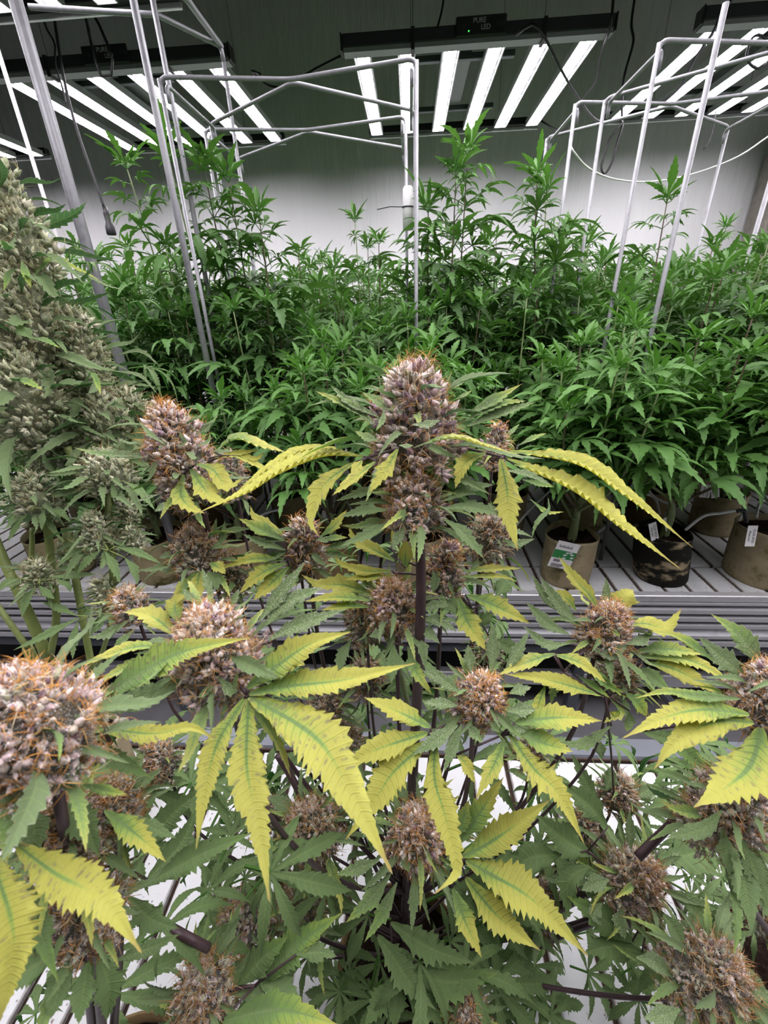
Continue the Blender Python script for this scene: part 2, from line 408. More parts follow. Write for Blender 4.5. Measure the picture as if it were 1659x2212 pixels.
def palmate(nl, L, teeth, droop, seed, cols=2, pet=.55, wide=.2, vfold=.2, corr=.05, cup=0.0):
    """palmate leaf: petiole from the origin along +Y, blade normal +Z"""
    r = np.random.default_rng(seed); parts = []
    base = np.array([0, pet * L, .10 * pet * L])
    parts.append(tube_arrays(spline([[0, 0, 0], [0, .5 * pet * L, .09 * pet * L], base], 5), [.016 * L] * 5, 4, (0, .05, .1)))
    h = nl // 2; angs = np.linspace(-h, h, nl) * (112 / max(h, 1)) * (.86 if nl < 7 else 1)
    for a in angs:
        k = abs(a) / 112; l = L * (1 - .62 * k ** 1.3) * (1 + .07 * r.standard_normal()); a2 = math.radians(a + 6 * r.standard_normal())
        d = np.array([math.sin(a2), math.cos(a2), 0]); dr = droop * (1 + .35 * r.standard_normal())
        P = [base, base + d * l * .36 + [0, 0, l * (.10 - .16 * dr + cup * .2)], base + d * l * .70 * (1 - .10 * dr) + [0, 0, l * (.09 - .42 * dr + cup * .45)], base + d * l * (1 - .22 * dr) + [0, 0, l * (.02 - .85 * dr + cup * .75)]]
        parts.append(leaflet_arrays(P, wide * l * (1.05 - .1 * k), [0, 0, 1.], teeth, vfold, corr, seed * 31 + int(a), cols, .8))
    return join(parts)
VEG = []
for i in range(9):
    V, F, C = palmate([7, 7, 5, 7, 5, 7, 5, 7, 5][i], 1.0, 8, [.2, .35, .3, .5, .4, .62, .12, .7, .5][i], 40 + i, 2, [.5, .6, .45, .55, .5, .45, .5, .4, .5][i], [.26, .245, .27, .25, .28, .255, .26, .245, .27][i])
    VEG.append(mesh_np('green_leaf', V, F, None, C)); VEG[-1].materials.append(M['veg'])
YOUNG = []
for i in range(3):
    V, F, C = palmate(5, 1.0, 6, .12, 70 + i, 2, .2, .26, .35, .05, .55 - .22 * i); YOUNG.append(mesh_np('young_leaf', V, F, None, C)); YOUNG[-1].materials.append(M['veg'])
FAN = []
for i in range(6):
    V, F, C = palmate([7, 5, 7, 7, 5, 7][i], 1.0, 14, [.5, .7, .3, .85, .45, .6][i], 90 + i, 3, [.3, .25, .35, .3, .3, .25][i], .2, .22, .035); FAN.append(mesh_np('dark_fan_leaf', V, F, None, C)); FAN[-1].materials.append(M['leaf'])
SUG = []
for i in range(6):
    b = [.1, .35, -.2, .5, .2, -.05][i]
    P = [[0, 0, 0], [0, .35, .05 + .08 * b], [.02 * (i - 2), .7, .12 * b - .02], [.05 * (i - 2), .98, -.25 * b]]
    V, F, C = leaflet_arrays(P, .17 + .025 * (i % 3), [0, 0, 1.], 10, .45, .05, 200 + i, 3, .8); SUG.append(mesh_np('sugar_leaf', V, F, None, C)); SUG[-1].materials.append(M['leaf'])
def frame(Y, Z):
    Y = nz(Y); X = nz(np.cross(Y, Z)); Z = np.cross(X, Y)
    return X, Y, Z
def place(name, me, parent, p, Y, Z, s, color):
    X, Y, Z = frame(Y, Z); o = bpy.data.objects.new(name, me); COL.objects.link(o); o.parent = parent
    o.matrix_basis = Matrix(((X[0] * s, Y[0] * s, Z[0] * s, p[0]), (X[1] * s, Y[1] * s, Z[1] * s, p[1]), (X[2] * s, Y[2] * s, Z[2] * s, p[2]), (0, 0, 0, 1)))
    o.color = color; return o

# ------------------------------------------------------------------ pots and leafy plants
def pot_parts(root, R, Hh, mat, seed, tilt=(0, 0), soil=.86):
    m = MB(); m.lathe([(.0, .004), (R * .93, 0), (R * .98, .012), (R * 1.0, Hh * .5), (R * .985, Hh * .93), (R * 1.01, Hh), (R * .975, Hh + .001), (R * .95, Hh * .8), (R * .95, Hh * .55)], 36, 0, 0, .018, seed)
    for i, v in enumerate(m.v): m.v[i] = (v[0] + tilt[0] * v[2], v[1] + tilt[1] * v[2], v[2] * (1 + .03 * math.sin(math.atan2(v[1], v[0]) * 2 + seed)))
    m.build('pot', mat, root, True)
    r = np.random.default_rng(seed); s = MB(); n = 22
    V = [(tilt[0] * Hh * soil, tilt[1] * Hh * soil, Hh * soil + .006)]
    for k in range(1, 7):
        for j in range(n):
            a = 2 * PI * j / n; rr = R * .965 * k / 6; V.append((rr * math.cos(a) + tilt[0] * Hh * soil, rr * math.sin(a) + tilt[1] * Hh * soil, Hh * soil + .010 * r.standard_normal() * (k < 6)))
    F = [(0, 1 + j, 1 + (j + 1) % n) for j in range(n)] + [(1 + (k - 1) * n + j, 1 + k * n + j, 1 + k * n + (j + 1) % n, 1 + (k - 1) * n + (j + 1) % n) for k in range(1, 6) for j in range(n)]
    s.add(V, F); s.build('soil', M['soil'], root, True)
def veg_plant(x, y, h, spread, shoots, lsize, seed, label, group=None, z0=.67, pot='pot_beige', R=.082, Hh=.165, tilt=(0, 0), tone=.5, fork=.10, nodes=8, low=.25, bare=0.0, tops=None, leaves=True, lean=(0, 0)):
    r = np.random.default_rng(seed)
    root = empty('potted_leafy_plant', (x, y, z0), label, 'plant', group)
    pot_parts(root, R, Hh, M[pot], seed, tilt)
    sz = Hh * .86; tx, ty = tilt[0] * sz, tilt[1] * sz
    ft = sz + fork
    P = spline([[tx, ty, sz - .02], [tx + .004, ty, sz + fork * .5], [tx * 1.3 + lean[0] * .1, ty * 1.2, ft]], 8)
    m = MB(); m.tube(P, np.linspace(.0135, .0095, 8) * (1 + .08 * r.standard_normal(8)), 9)
    for k in range(3):
        a = r.uniform(0, 6.28); z = sz + fork * r.uniform(.3, .95); m.tube([[tx, ty, z], [tx + .02 * math.cos(a), ty + .02 * math.sin(a), z + .008]], .0032, 6)
    m.build('trunk', M['stem_v'], root, True)
    Pm = []
    for i in range(shoots):
        a = 2.4 * i + r.uniform(-.4, .4); q = math.sqrt((i + .35) / shoots); rad = spread * q
        top = np.array([rad * math.cos(a) + lean[0], rad * math.sin(a) + lean[1], h * (1.0 - .16 * q * q + .10 * r.standard_normal() * .8)])
        Pm.append(top)
    if tops: Pm += [np.array([t[0] - x, t[1] - y, t[2] - z0]) for t in tops]
    for i, top in enumerate(Pm):
        tall = i >= shoots; nn = nodes + 4 if tall else nodes; lw = max(low, .45) if tall else low
        z1 = ft - fork * r.uniform(0, .6)
        b = np.array([tx, ty, z1]); mid = b + (top - b) * [.62, .62, .30]; m2 = b + (top - b) * [.9, .9, .68]
        S = spline([b, mid, m2, top], 16); m = MB(); m.tube(S, np.linspace(.0052, .0018, 16), 6)
        m.build('shoot', M['stem_v'] if r.random() < .4 else M['stem_b'], root, True)
        if not leaves: continue
        L = np.linalg.norm(top - b); ph = r.uniform(0, 6.28)
        for k in range(nn):
            t = lw + bare + (1 - lw - bare) * (k + r.uniform(-.2, .2)) / nn; t = min(max(t, .05), .97)
            p = S[int(t * 15)] + (S[min(15, int(t * 15) + 1)] - S[int(t * 15)]) * (t * 15 % 1)
            ph += PI / 2 + r.uniform(-.3, .3)
            for sgn in (0, PI):
                if r.random() < .08: continue
                aa = ph + sgn + r.uniform(-.35, .35); el = math.radians(r.uniform(-2, 30) + 8 * (t > .85))
                d = np.array([math.cos(aa) * math.cos(el), math.sin(aa) * math.cos(el), math.sin(el)])
                upn = np.array([math.cos(aa) * .55 + r.uniform(-.3, .3), math.sin(aa) * .55 + r.uniform(-.3, .3), 1])
                s = lsize * (.62 + .55 * math.sin(PI * min(1, t * 1.02)) ** .6) * r.uniform(.75, 1.15) * (1.0 if t < .85 else .75) * (1.15 if tall else 1)
                me = VEG[r.integers(len(VEG))]
                tn = min(1, max(0, tone + .25 * (t - .6) + .16 * r.standard_normal()))
                place('leaf', me, root, p, d, upn, s, (tn, 0, 0, 1))
        for k in range(4):
            aa = ph + k * PI / 2 + .4; el = math.radians(r.uniform(18, 55))
            d = np.array([math.cos(aa) * math.cos(el), math.sin(aa) * math.cos(el), math.sin(el)])
            place('young_leaf', YOUNG[r.integers(3)], root, top, d, np.array([-d[0], -d[1], 1.2]), lsize * r.uniform(.4, .72) * (1.35 if tall else 1), (min(1, tone + .3 + .1 * r.standard_normal()), 0, 0, 1))
    return root

# ------------------------------------------------------------------ flower buds
GA = PI * (3 - 5 ** .5)
def calyx_template(n=5):
    t = np.array([0, .22, .55, .82]); rad = np.array([.16, .30, .21, .085]); V = []
    for a, b in zip(t, rad):
        for j in range(n): V.append((b * math.cos(2 * PI * j / n), b * math.sin(2 * PI * j / n), a))
    V.append((.05, 0, 1.0)); V = np.array(V)
    Fq = np.array([(i * n + j, i * n + (j + 1) % n, (i + 1) * n + (j + 1) % n, (i + 1) * n + j) for i in range(3) for j in range(n)])
    Ft = np.array([(3 * n + j, 3 * n + (j + 1) % n, 4 * n) for j in range(n)])
    return V, Fq, Ft
CAL = calyx_template()
PAL = {'purple': ([(.76, .62, .58), (.58, .43, .42), (.27, .16, .21), (.48, .40, .30), (.33, .33, .20), (.82, .74, .66)], [.24, .16, .17, .14, .10, .19], [(.74, .36, .075), (.82, .50, .17), (.55, .24, .06), (.80, .66, .44)]),
       'brown': ([(.56, .45, .39), (.40, .33, .25), (.20, .14, .13), (.33, .34, .22), (.28, .29, .17)], [.15, .25, .15, .25, .2], [(.55, .28, .08), (.64, .38, .15), (.38, .19, .07), (.62, .48, .30)]),
       'green': ([(.46, .50, .27), (.60, .62, .38), (.28, .35, .16), (.38, .43, .23), (.70, .69, .48)], [.27, .2, .2, .2, .13], [(.50, .48, .24), (.60, .56, .32), (.40, .40, .18), (.36, .20, .08)])}
def bases(D):
    ref = np.where(np.abs(D[:, 2:3]) < .9, [[0, 0, 1.]], [[1., 0, 0]])
    A = np.cross(D, ref); A /= np.linalg.norm(A, axis=1)[:, None]; return A, np.cross(D, A)
def make_bud(plant, c, axis, W, L, kind, seed, px, nsug, prof='round', frost=.6, sug_len=.85, name='flower_bud'):
    """c world centre. calyx clusters as the part, hairs and small leaves as sub-parts"""
    r = np.random.default_rng(seed); org = np.array(plant.location)
    axis = nz(axis); A, B = bases(axis[None]); A, B = A[0], B[0]
    base = c - axis * L / 2
    cell = .125 if px > 165 else .15 if px > 110 else .19 if px > 75 else .25
    nb = int(min(270, max(14, 2.2 * (L / W) / cell ** 2 * .8)))
    i = np.arange(nb); h = ((i + .5) / nb) ** (.95 if prof == 'round' else 1.12); an = i * GA + r.uniform(-.25, .25, nb)
    if prof == 'round': R = W / 2 * (1 - h ** 2.6) ** .6 * (.62 + .38 * np.clip(h / .3, 0, 1))
    else: R = W / 2 * np.clip((1 - h) ** .42 * (.75 + .25 * np.clip(h / .2, 0, 1)) + .05 * np.sin(h * 14), .05, 1)
    rad = np.cos(an)[:, None] * A + np.sin(an)[:, None] * B
    P = base + axis * (h * L)[:, None] + rad * (R * (.80 + .14 * r.standard_normal(nb)))[:, None]
    D = rad * (1 - .75 * h ** 2)[:, None] + axis * (.25 + .85 * h)[:, None]; D /= np.linalg.norm(D, axis=1)[:, None]
    nc = 8 if px > 110 else 7 if px > 75 else 5
    ell = min(max(W * cell * .60, .0030), .0058 if kind != 'green' else .0078)
    A1, B1 = bases(D); th = r.uniform(0, 2 * PI, (nb, nc)); ro = np.sqrt(r.uniform(0.02, 1, (nb, nc)))
    off = (np.cos(th) * ro)[..., None] * A1[:, None] + (np.sin(th) * ro)[..., None] * B1[:, None]
    CP = P[:, None] + off * (W * cell * (.62 if kind != 'green' else .8)) - D[:, None] * (ell * (.1 + .9 * ro ** 2))[..., None] + r.standard_normal((nb, nc, 3)) * ell * .12
    CD = D[:, None] + off * .75 + axis * .25 + r.standard_normal((nb, nc, 3)) * .33
    CP = CP.reshape(-1, 3); CD = CD.reshape(-1, 3); CD /= np.linalg.norm(CD, axis=1)[:, None]; m = len(CP)
    A2, B2 = bases(CD); sc = ell * r.uniform(.65, 1.6, m)
    TV, TQ, TT = CAL; k = len(TV)
    V = CP[:, None] + sc[:, None, None] * (TV[None, :, 0:1] * A2[:, None] + TV[None, :, 1:2] * B2[:, None] + TV[None, :, 2:3] * CD[:, None])
    pal, wt, hc = PAL[kind]; pal = np.array(pal)
    bw = r.choice(len(pal), nb, p=wt); cw = np.where(r.random((nb, nc)) < .6, bw[:, None], r.choice(len(pal), (nb, nc), p=wt)).reshape(-1)
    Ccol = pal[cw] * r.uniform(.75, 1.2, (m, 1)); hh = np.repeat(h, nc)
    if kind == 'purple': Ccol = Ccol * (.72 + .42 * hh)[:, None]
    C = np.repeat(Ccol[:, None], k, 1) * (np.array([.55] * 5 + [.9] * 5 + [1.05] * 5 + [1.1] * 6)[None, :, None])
    oq = (np.arange(m) * k)[:, None, None]
    # inner core so nothing shows through
    co = []; cn = 10
    for a, f in ((0, .25), (.2, .55), (.5, .62), (.8, .42), (.97, .05)):
        rr = W / 2 * f * (1 if prof == 'round' else (1.15 - a * .6))
        for j in range(cn): co.append(base + axis * a * L + rr * (math.cos(2 * PI * j / cn) * A + math.sin(2 * PI * j / cn) * B))
    co = np.array(co); cf = np.array([(a * cn + j, a * cn + (j + 1) % cn, (a + 1) * cn + (j + 1) % cn, (a + 1) * cn + j) for a in range(4) for j in range(cn)]) + m * k
    VV = np.vstack([V.reshape(-1, 3), co]); CCc = np.vstack([C.reshape(-1, 3), np.tile([.06, .06, .035] if kind != 'green' else [.15, .18, .08], (len(co), 1))])
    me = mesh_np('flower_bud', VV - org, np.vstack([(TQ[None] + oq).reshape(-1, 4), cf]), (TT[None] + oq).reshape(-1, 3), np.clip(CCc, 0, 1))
    bo = link(name, me, M['bud'], plant)
    # hairs
    nh = int(nb * (13 if px > 110 else 8 if px > 75 else 6) * (.55 if kind == 'green' else 1))
    w = r.choice(m, nh); p0 = CP[w] + CD[w] * (sc[w] * .7)[:, None]; d0 = CD[w] + r.standard_normal((nh, 3)) * .35; d0 /= np.linalg.norm(d0, axis=1)[:, None]
    hl = ell * r.uniform(.9, 2.3, nh) * (1 if kind != 'green' else 1.2); bend = r.standard_normal((nh, 3)); bend -= (bend * d0).sum(1)[:, None] * d0; bend /= np.linalg.norm(bend, axis=1)[:, None]
    S = []; q = 5
    for s in np.linspace(0, 1, q): S.append(p0 + d0 * (hl * (s - .35 * s * s))[:, None] + bend * (hl * .95 * s * s)[:, None])
    S = np.stack(S, 1); A3, B3 = bases(d0); hr = .00017 if px > 180 else .00024 if px > 110 else .00032
    rr = hr * np.array([1, 1.05, .95, .75, .3])
    HV = np.stack([S + rr[None, :, None] * (math.cos(t) * A3[:, None] + math.sin(t) * B3[:, None]) for t in (0, 2.09, 4.19)], 2)
    hq = np.array([(a * 3 + j, a * 3 + (j + 1) % 3, a * 3 + 3 + (j + 1) % 3, a * 3 + 3 + j) for a in range(q - 1) for j in range(3)])
    HF = (hq[None] + (np.arange(nh) * q * 3)[:, None, None]).reshape(-1, 4)
    hcol = np.array(hc)[r.choice(len(hc), nh, p=[.4, .25, .2, .15])] * r.uniform(.7, 1.25, (nh, 1))
    HC = np.clip(np.repeat(hcol[:, None], q * 3, 1), 0, 1).reshape(-1, 3)
    ho = link('pistil_hairs', mesh_np('pistil_hairs', HV.reshape(-1, 3) - org, HF, None, HC), M['hair'], bo); ho['kind'] = 'stuff'
    # resin frost: fine pale spikes all over the bracts
    nf = int(m * (10 if px > 110 else 7 if px > 75 else 4)); w = r.choice(m, nf); a = r.uniform(0, 2 * PI, nf); tt = r.uniform(.2, .95, nf)
    lat = np.cos(a)[:, None] * A2[w] + np.sin(a)[:, None] * B2[w]; fp = CP[w] + CD[w] * (sc[w] * tt)[:, None] + lat * (sc[w] * np.interp(tt, [.2, .55, .95], [.34, .26, .05]))[:, None]
    fd = lat + CD[w] * .5 + r.standard_normal((nf, 3)) * .3; fd /= np.linalg.norm(fd, axis=1)[:, None]; sd = np.cross(fd, r.standard_normal((nf, 3))); sd /= np.linalg.norm(sd, axis=1)[:, None]
    fl = r.uniform(.0005, .0013, nf)[:, None]; fw = .00012 if px > 180 else .00018
    FV = np.stack([fp - sd * fw, fp + sd * fw, fp + fd * fl], 1).reshape(-1, 3)
    fo = link('resin_frost', mesh_np('resin_frost', FV - org, None, np.arange(nf * 3).reshape(-1, 3)), M['frost'], bo); fo['kind'] = 'stuff'
    # small frosted leaves sticking out of the bud
    for s in range(nsug):
        t = (.02 + .78 * (s + r.random()) / nsug); a = s * GA * 1.618 + r.uniform(-.3, .3)
        rd = math.cos(a) * A + math.sin(a) * B
        k2 = int(np.argmin(abs(h - t))); p = base + axis * t * L + rd * R[k2] * .62
        el = -.35 + .95 * t + r.uniform(-.25, .25); d = rd + axis * el
        ln = W * sug_len * r.uniform(.55, 1.1) * (1.12 - .55 * t)
        if kind == 'green': ye = r.uniform(0, .25)
        else: ye = max(0, r.uniform(-.1, .55))
        place('sugar_leaf', SUG[r.integers(6)], bo, p - org, d, nz(axis + .4 * r.standard_normal(3)) - .3 * rd, ln, (ye, r.uniform(0, .3), frost * r.uniform(.6, 1.25), 1))
    return bo
# ================================================================== THE SETTING
BZ = .67                                              # bench top height
def struct(name, mb, mat, smooth=False):
    o = mb.build(name, mat, None, smooth); o['kind'] = 'structure'; return o
struct('floor', MB().box((-5.2, -2.6, -.1), (3.4, 4.5, 0)), M['floor'])
struct('ceiling', MB().box((-5.2, -2.6, 4.3), (3.4, 4.5, 4.4)), M['ceiling'])
def film_wall(name, x0, x1, y, axis='x', z1=4.3, amp=.012):
    r = np.random.default_rng(5); n, k = 90, 40; V = []
    for i in range(n + 1):
        for j in range(k + 1):
            x = x0 + (x1 - x0) * i / n; z = z1 * j / k
            d = amp * (math.sin(x * 3.1 + .8 * math.sin(z * 2.1)) + .5 * math.sin(x * 7.3 + z * 2.7 + math.sin(x * 2)) + .18 * math.sin(x * 19 - z * 6.1 + 2 * math.sin(z * 4 + x)))
            V.append((x, y + d, z) if axis == 'x' else (y + d, x, z))
    F = [(i * (k + 1) + j, (i + 1) * (k + 1) + j, (i + 1) * (k + 1) + j + 1, i * (k + 1) + j + 1) for i in range(n) for j in range(k)]
    m = MB(); m.add(V, F); o = struct(name, m, M['film'], True)
    return o
film_wall('wall_back', -5.2, 2.95, 4.3)
struct('wall_left', MB().box((-5.2, -2.6, 0), (-5.1, 4.5, 4.3)), M['dark_wall']); struct('wall_front', MB().box((-5.2, -2.7, 0), (3.4, -2.6, 4.3)), M['dark_wall'])
RWX = 2.98
film_wall('wall_right', -2.6, 4.35, RWX, 'y', amp=.006)

# ------------------------------------------------------------------ benches
def bench(name, label, x0, x1, ys, front_y, back_y, pitch=.0755, rail_front=True):
    root = empty(name, (0, 0, 0), label, 'bench'); sm = {}
    n = int((x1 - x0) / pitch)
    for (ya, yb) in ys:
        for i in range(n):
            x = x0 + (i + .5) * pitch; key = round(yb - ya, 3)
            if key not in sm:
                l = (yb - ya) / 2 - .003; o = MB().box((-pitch / 2 + .0042, -l, -.012), (pitch / 2 - .0042, l, 0), .002).build('slat', M['slat'], root)
                sm[key] = o.data
            else:
                o = bpy.data.objects.new('slat', sm[key]); COL.objects.link(o); o.parent = root
            o.location = (x, (ya + yb) / 2, BZ)
    ya, yb = min(y[0] for y in ys), max(y[1] for y in ys)
    MB().box((x0, ya, BZ - .03), (x1, yb, BZ - .0125)).build('tray_bed', M['slot'], root)
    return root
def ribbed_rail(root, x0, x1, y, d, top, hgt, name='side_rail'):
    """extruded aluminium side rail with ribs; d = +1 faces -Y (towards the camera)"""
    z = top; m = MB(); y1 = y + .02 * d
    m.box((x0, min(y - .004 * d, y1), top - .012), (x1, max(y - .004 * d, y1), top + .012), .002)
    zz = top - .014
    for k, (hh, dp) in enumerate([(.008, .006), (.016, -.010), (.014, .010), (.016, -.010), (.014, .010), (.016, -.010), (.012, .010), (.030, .001), (.012, .010), (.014, -.010), (.016, .010)]):
        if zz - hh < top - hgt: break
        m.box((x0, min(y - dp * d, y1), zz - hh), (x1, max(y - dp * d, y1), zz)); zz -= hh
    m.build(name, M['alu'], root)
    return zz
fb = bench('rear_grow_bench', 'long white slatted grow bench with ribbed aluminium rail across the aisle', -2.6, 2.8, [(1.115, 1.262), (1.268, 1.80), (1.806, 2.34)], 1.09, 2.36)
zb = ribbed_rail(fb, -2.6, 2.8, 1.095, 1, BZ - .004, .2)
MB().box((-2.6, 1.10, zb - .055), (2.8, 1.13, zb - .002), .003).build('lower_rail', M['alu_dark'], fb)
MB().box((-2.6, 2.35, BZ - .16), (2.8, 2.38, BZ + .012), .003).build('back_rail', M['alu_dark'], fb)
for x in (-2.2, -.95, .62, 2.2):
    for yy in (1.2, 2.25):
        MB().box((x - .02, yy - .02, .0), (x + .02, yy + .02, zb), .003).build('leg', M['alu_dark'], fb)
    m = MB(); m.tube([[x + .02, 1.16, .52], [x + .42, 1.16, .05]], .016, 8); m.build('brace', M['alu_dark'], fb)
MB().box((-2.6, 1.19, .18), (2.8, 1.22, .24), .003).build('cross_bar', M['alu'], fb)
nbn = bench('front_grow_bench', 'white slatted grow bench under the flowering plants in front', -1.6, 1.6, [(-.75, -.12), (-.114, .562)], 0, 0, .0715)
MB().box((-1.6, .566, BZ - .16), (1.6, .612, BZ + .006), .004).build('side_rail', M['alu_dark'], nbn)
MB().box((-1.6, .5625, BZ - .02), (1.6, .5655, BZ + .003)).build('stained_lip', M['slot'], nbn)
MB().box((-1.6, -.79, BZ - .16), (1.6, -.755, BZ + .006), .004).build('side_rail', M['alu_dark'], nbn)
for x in (-1.3, 1.3):
    for yy in (-.6, .5): MB().box((x - .02, yy - .02, 0), (x + .02, yy + .02, BZ - .03), .003).build('leg', M['alu_dark'], nbn)
bb = bench('back_grow_bench', 'white slatted grow bench along the film wall behind the leafy plants', -2.6, 2.8, [(2.62, 3.2), (3.206, 3.9)], 0, 0)
MB().box((-2.6, 2.58, BZ - .14), (2.8, 2.615, BZ + .006), .003).build('side_rail', M['alu'], bb)
for x in (-2.2, 0, 2.2):
    for yy in (2.7, 3.8): MB().box((x - .02, yy - .02, 0), (x + .02, yy + .02, BZ - .03), .003).build('leg', M['alu_dark'], bb)

# ------------------------------------------------------------------ lamps
LZ = 2.55
def grow_light(cx, y0, label, group=None, plate=True):
    """six-bar LED fixture; y0 = near edge of its front beam"""
    root = empty('led_grow_light', (cx, y0, LZ), label, 'lamp', group)
    hw = .60; D = 1.12
    MB().box((-hw, -.005, .012), (hw, .055, .060), .004).build('front_beam', M['beam'], root)
    MB().box((-hw + .004, -.003, -.004), (hw - .004, .053, .0118)).build('beam_plate', M['grey_plate'], root)
    for s in (-1, 1): MB().box((s * hw - .004 + (.004 if s > 0 else -.004), -.007, .002), (s * hw + .004 + (.004 if s > 0 else -.004), .057, .063), .002).build('end_cap', M['black'], root)
    MB().box((-hw + .03, D - .05, .012), (hw - .03, D, .05), .003).build('rear_beam', M['black'], root)
    MB().box((-hw + .03, D - .012, -.006), (hw - .03, D + .001, .012), .001).build('rear_lip', M['alu'], root)
    for k in range(6):
        x = -hw + .085 + k * (2 * hw - .17) / 5
        m = MB(); a, b = .03, D - .055
        m.box((x - .041, a, .0), (x - .036, b, .022)); m.box((x + .036, a, .0), (x + .041, b, .022)); m.box((x - .041, a, .0221), (x + .041, b, .030))
        m.box((x - .036, a, .0), (x + .036, a + .003, .022)); m.box((x - .036, b - .003, .0), (x + .036, b, .022))
        bar = m.build('light_bar', M['alu'], root)
        xa, xb, ya, yb = x - .030, x + .030, a + .006, b - .006
        me = mesh_np('led_board', [(xa, ya, .0145), (xb, ya, .0145), (xb, yb, .0145), (xa, yb, .0145)], [(3, 2, 1, 0)], None, None, False, [(0, ya), (1, ya), (1, yb), (0, yb)])
        link('led_board', me, M['led'], bar)
        MB().box((xa, ya, .0155), (xb, yb, .0180)).build('board_back', M['alu'], bar)
    MB().box((-.10, .28, .055), (.02, .80, .10), .006).build('driver_housing', M['grey_plate'], root)
    for yy in (.22, .82): MB().box((-.30, yy, .03), (.22, yy + .03, .054), .002).build('driver_bracket', M['alu_dark'], root)
    for x in (-.28, .30):
        m = MB(); m.tube([[x, .02, .062], [x + .01, .02, 1.72]], .0013, 5); m.tube([[x, D - .03, .052], [x - .02, D - .03, 1.72]], .0013, 5); m.build('hanger_wire', M['cable'], root)
        MB().box((x - .008, -.009, -.012), (x + .008, .058, .064), .001).build('hanger_strap', M['black'], root)
    pl = MB().box((-.09, -.016, .014), (.13, -.0052, .080), .004).build('control_panel', M['black'], root)
    if plate:
        for sx, bx in ((-.055, 0), (.10, 0), (.118, 0)):
            m = MB(); m.tube([[sx, -.0163, .048], [sx, -.0185, .048]], .008, 12); m.build('knob', M['beam'], pl)
        mw = Matrix.Translation((.012, -.0165, .062)) @ Matrix.Rotation(PI / 2, 4, 'X')
        text('lettering', 'PURE', .024, M['ink_white'], pl, mw)
        text('lettering', 'LED', .024, M['ink_white'], pl, Matrix.Translation((.040, -.0165, .040)) @ Matrix.Rotation(PI / 2, 4, 'X'))
        MB().box((-.036, -.0170, .028), (-.031, -.0164, .033)).build('indicator_light', M['led_green'], pl)
        for k in range(4): MB().box((-.02 + k * .016, -.0168, .020), (-.012 + k * .016, -.0164, .024)).build('button', M['beam'], pl)
    for k in (0, 3, 4) if plate else ():
        x = -hw + .085 + k * (2 * hw - .17) / 5
        MB().box((x - .012, .037, .0110), (x - .004, .044, .0142)).build('red_diode', M['led_red'], root); MB().box((x + .004, .037, .0110), (x + .012, .044, .0142)).build('red_diode', M['led_red'], root)
    return root
RY = 2.64
grow_light(.30, RY, 'six-bar LED grow light hanging in the middle, the one nearest straight ahead')
grow_light(-1.43, RY, 'six-bar LED grow light on the left, behind the two leaning steel posts')
grow_light(1.87, RY, 'six-bar LED grow light on the right with a coiled black cable below it')
grow_light(-3.17, RY, 'six-bar LED grow light at the far left edge, only two bar ends showing', plate=False)
NY = 1.13
grow_light(-1.43, NY, 'LED grow light high in the upper left corner, only its lit rear edge showing', plate=False)
for i, (x, y) in enumerate([(.30, NY), (1.87, NY), (-3.17, NY), (-1.43, -.38), (.30, -.38), (1.87, -.38)]):
    grow_light(x, y, 'six-bar LED grow light hanging overhead, outside the picture', 'grow lights above the picture', False)
# ------------------------------------------------------------------ steel frames and posts
FT = 2.05
def frame_module(x0, x1, y0, y1, label, r=.0056):
    root = empty('steel_trellis_frame', (x0, y0, BZ), label, 'frame'); O = np.array([x0, y0, BZ]); ym = y0 + .07; xm = (x0 + x1) / 2
    for (x, y) in ((x0, y0), (x1, y0), (x0, y1), (x1, y1)):
        m = MB(); m.tube(np.array([[x, y, BZ], [x, y, FT - .004]]) - O, r, 10); m.build('post', M['galv'], root, True)
    for yy, ymm in ((y0, ym - .008), (y1, ym + .008)):
        m = MB(); m.tube(bent([[x0, yy, FT - .05], [x0, yy, FT], [xm, ymm, FT], [x1, yy, FT], [x1, yy, FT - .05]], .025) - O, r * .95, 10); m.build('top_arm', M['galv'], root, True)
    for x in (x0, x1):
        e = .012 if x == x0 else -.012
        m = MB(); m.tube(bent([[x + e, y0 + .008, FT - .05], [x + e, y0 + .008, FT - .012], [x + e, y1 - .008, FT - .012], [x + e, y1 - .008, FT - .05]], .02) - O, r * .9, 10); m.build('side_arm', M['galv'], root, True)
    return root
frame_module(-.642, .020, 1.435, 1.75, 'steel tube trellis frame left of the middle, its crossing arms nearest the middle lamp')
frame_module(-.680, -.010, 1.79, 2.10, 'second steel trellis frame behind, arms crossing lower between the left and middle lamps')
frame_module(.600, 1.30, 1.435, 1.75, 'steel trellis frame at upper right with its top corner under the right lamp')
frame_module(.517, 1.166, 1.765, 2.07, 'right steel trellis frame standing against the white film, the hanging cord tied to its post')
def post(px, y, r, label, ztop=None, lean=(0, 0)):
    p = onY(px, y); zt = ztop or 2.75
    root = tag(MB().tube(np.array([[0, 0, 0], [0, 0, zt - BZ]]) + [[0, 0, 0], [lean[0], lean[1], 0]], r, 12).build('steel_post', M['galv'], None, True, (p[0], y, BZ)), label, 'post'); return root
post((141, 372), 1.14, .0125, 'thick galvanised post leaning down the left side beside the white stake')
post((333, 220), 1.33, .0085, 'left one of the close pair of posts crossing the left lamp')
post((368, 200), 1.60, .0075, 'right one of the close pair of posts crossing the left lamp', 2.9)
p5 = post((1521, 215), 1.31, .0062, 'steel post with a cut open top end near the upper right corner', onY((1568, 6), 1.31)[2])
g = onY((478, 100), 1.93); Og = np.array([g[0], 1.93, BZ]); gr = empty('steel_trellis_frame', Og, 'tall steel frame corner at the upper left with two arms meeting above the lamp end', 'frame')
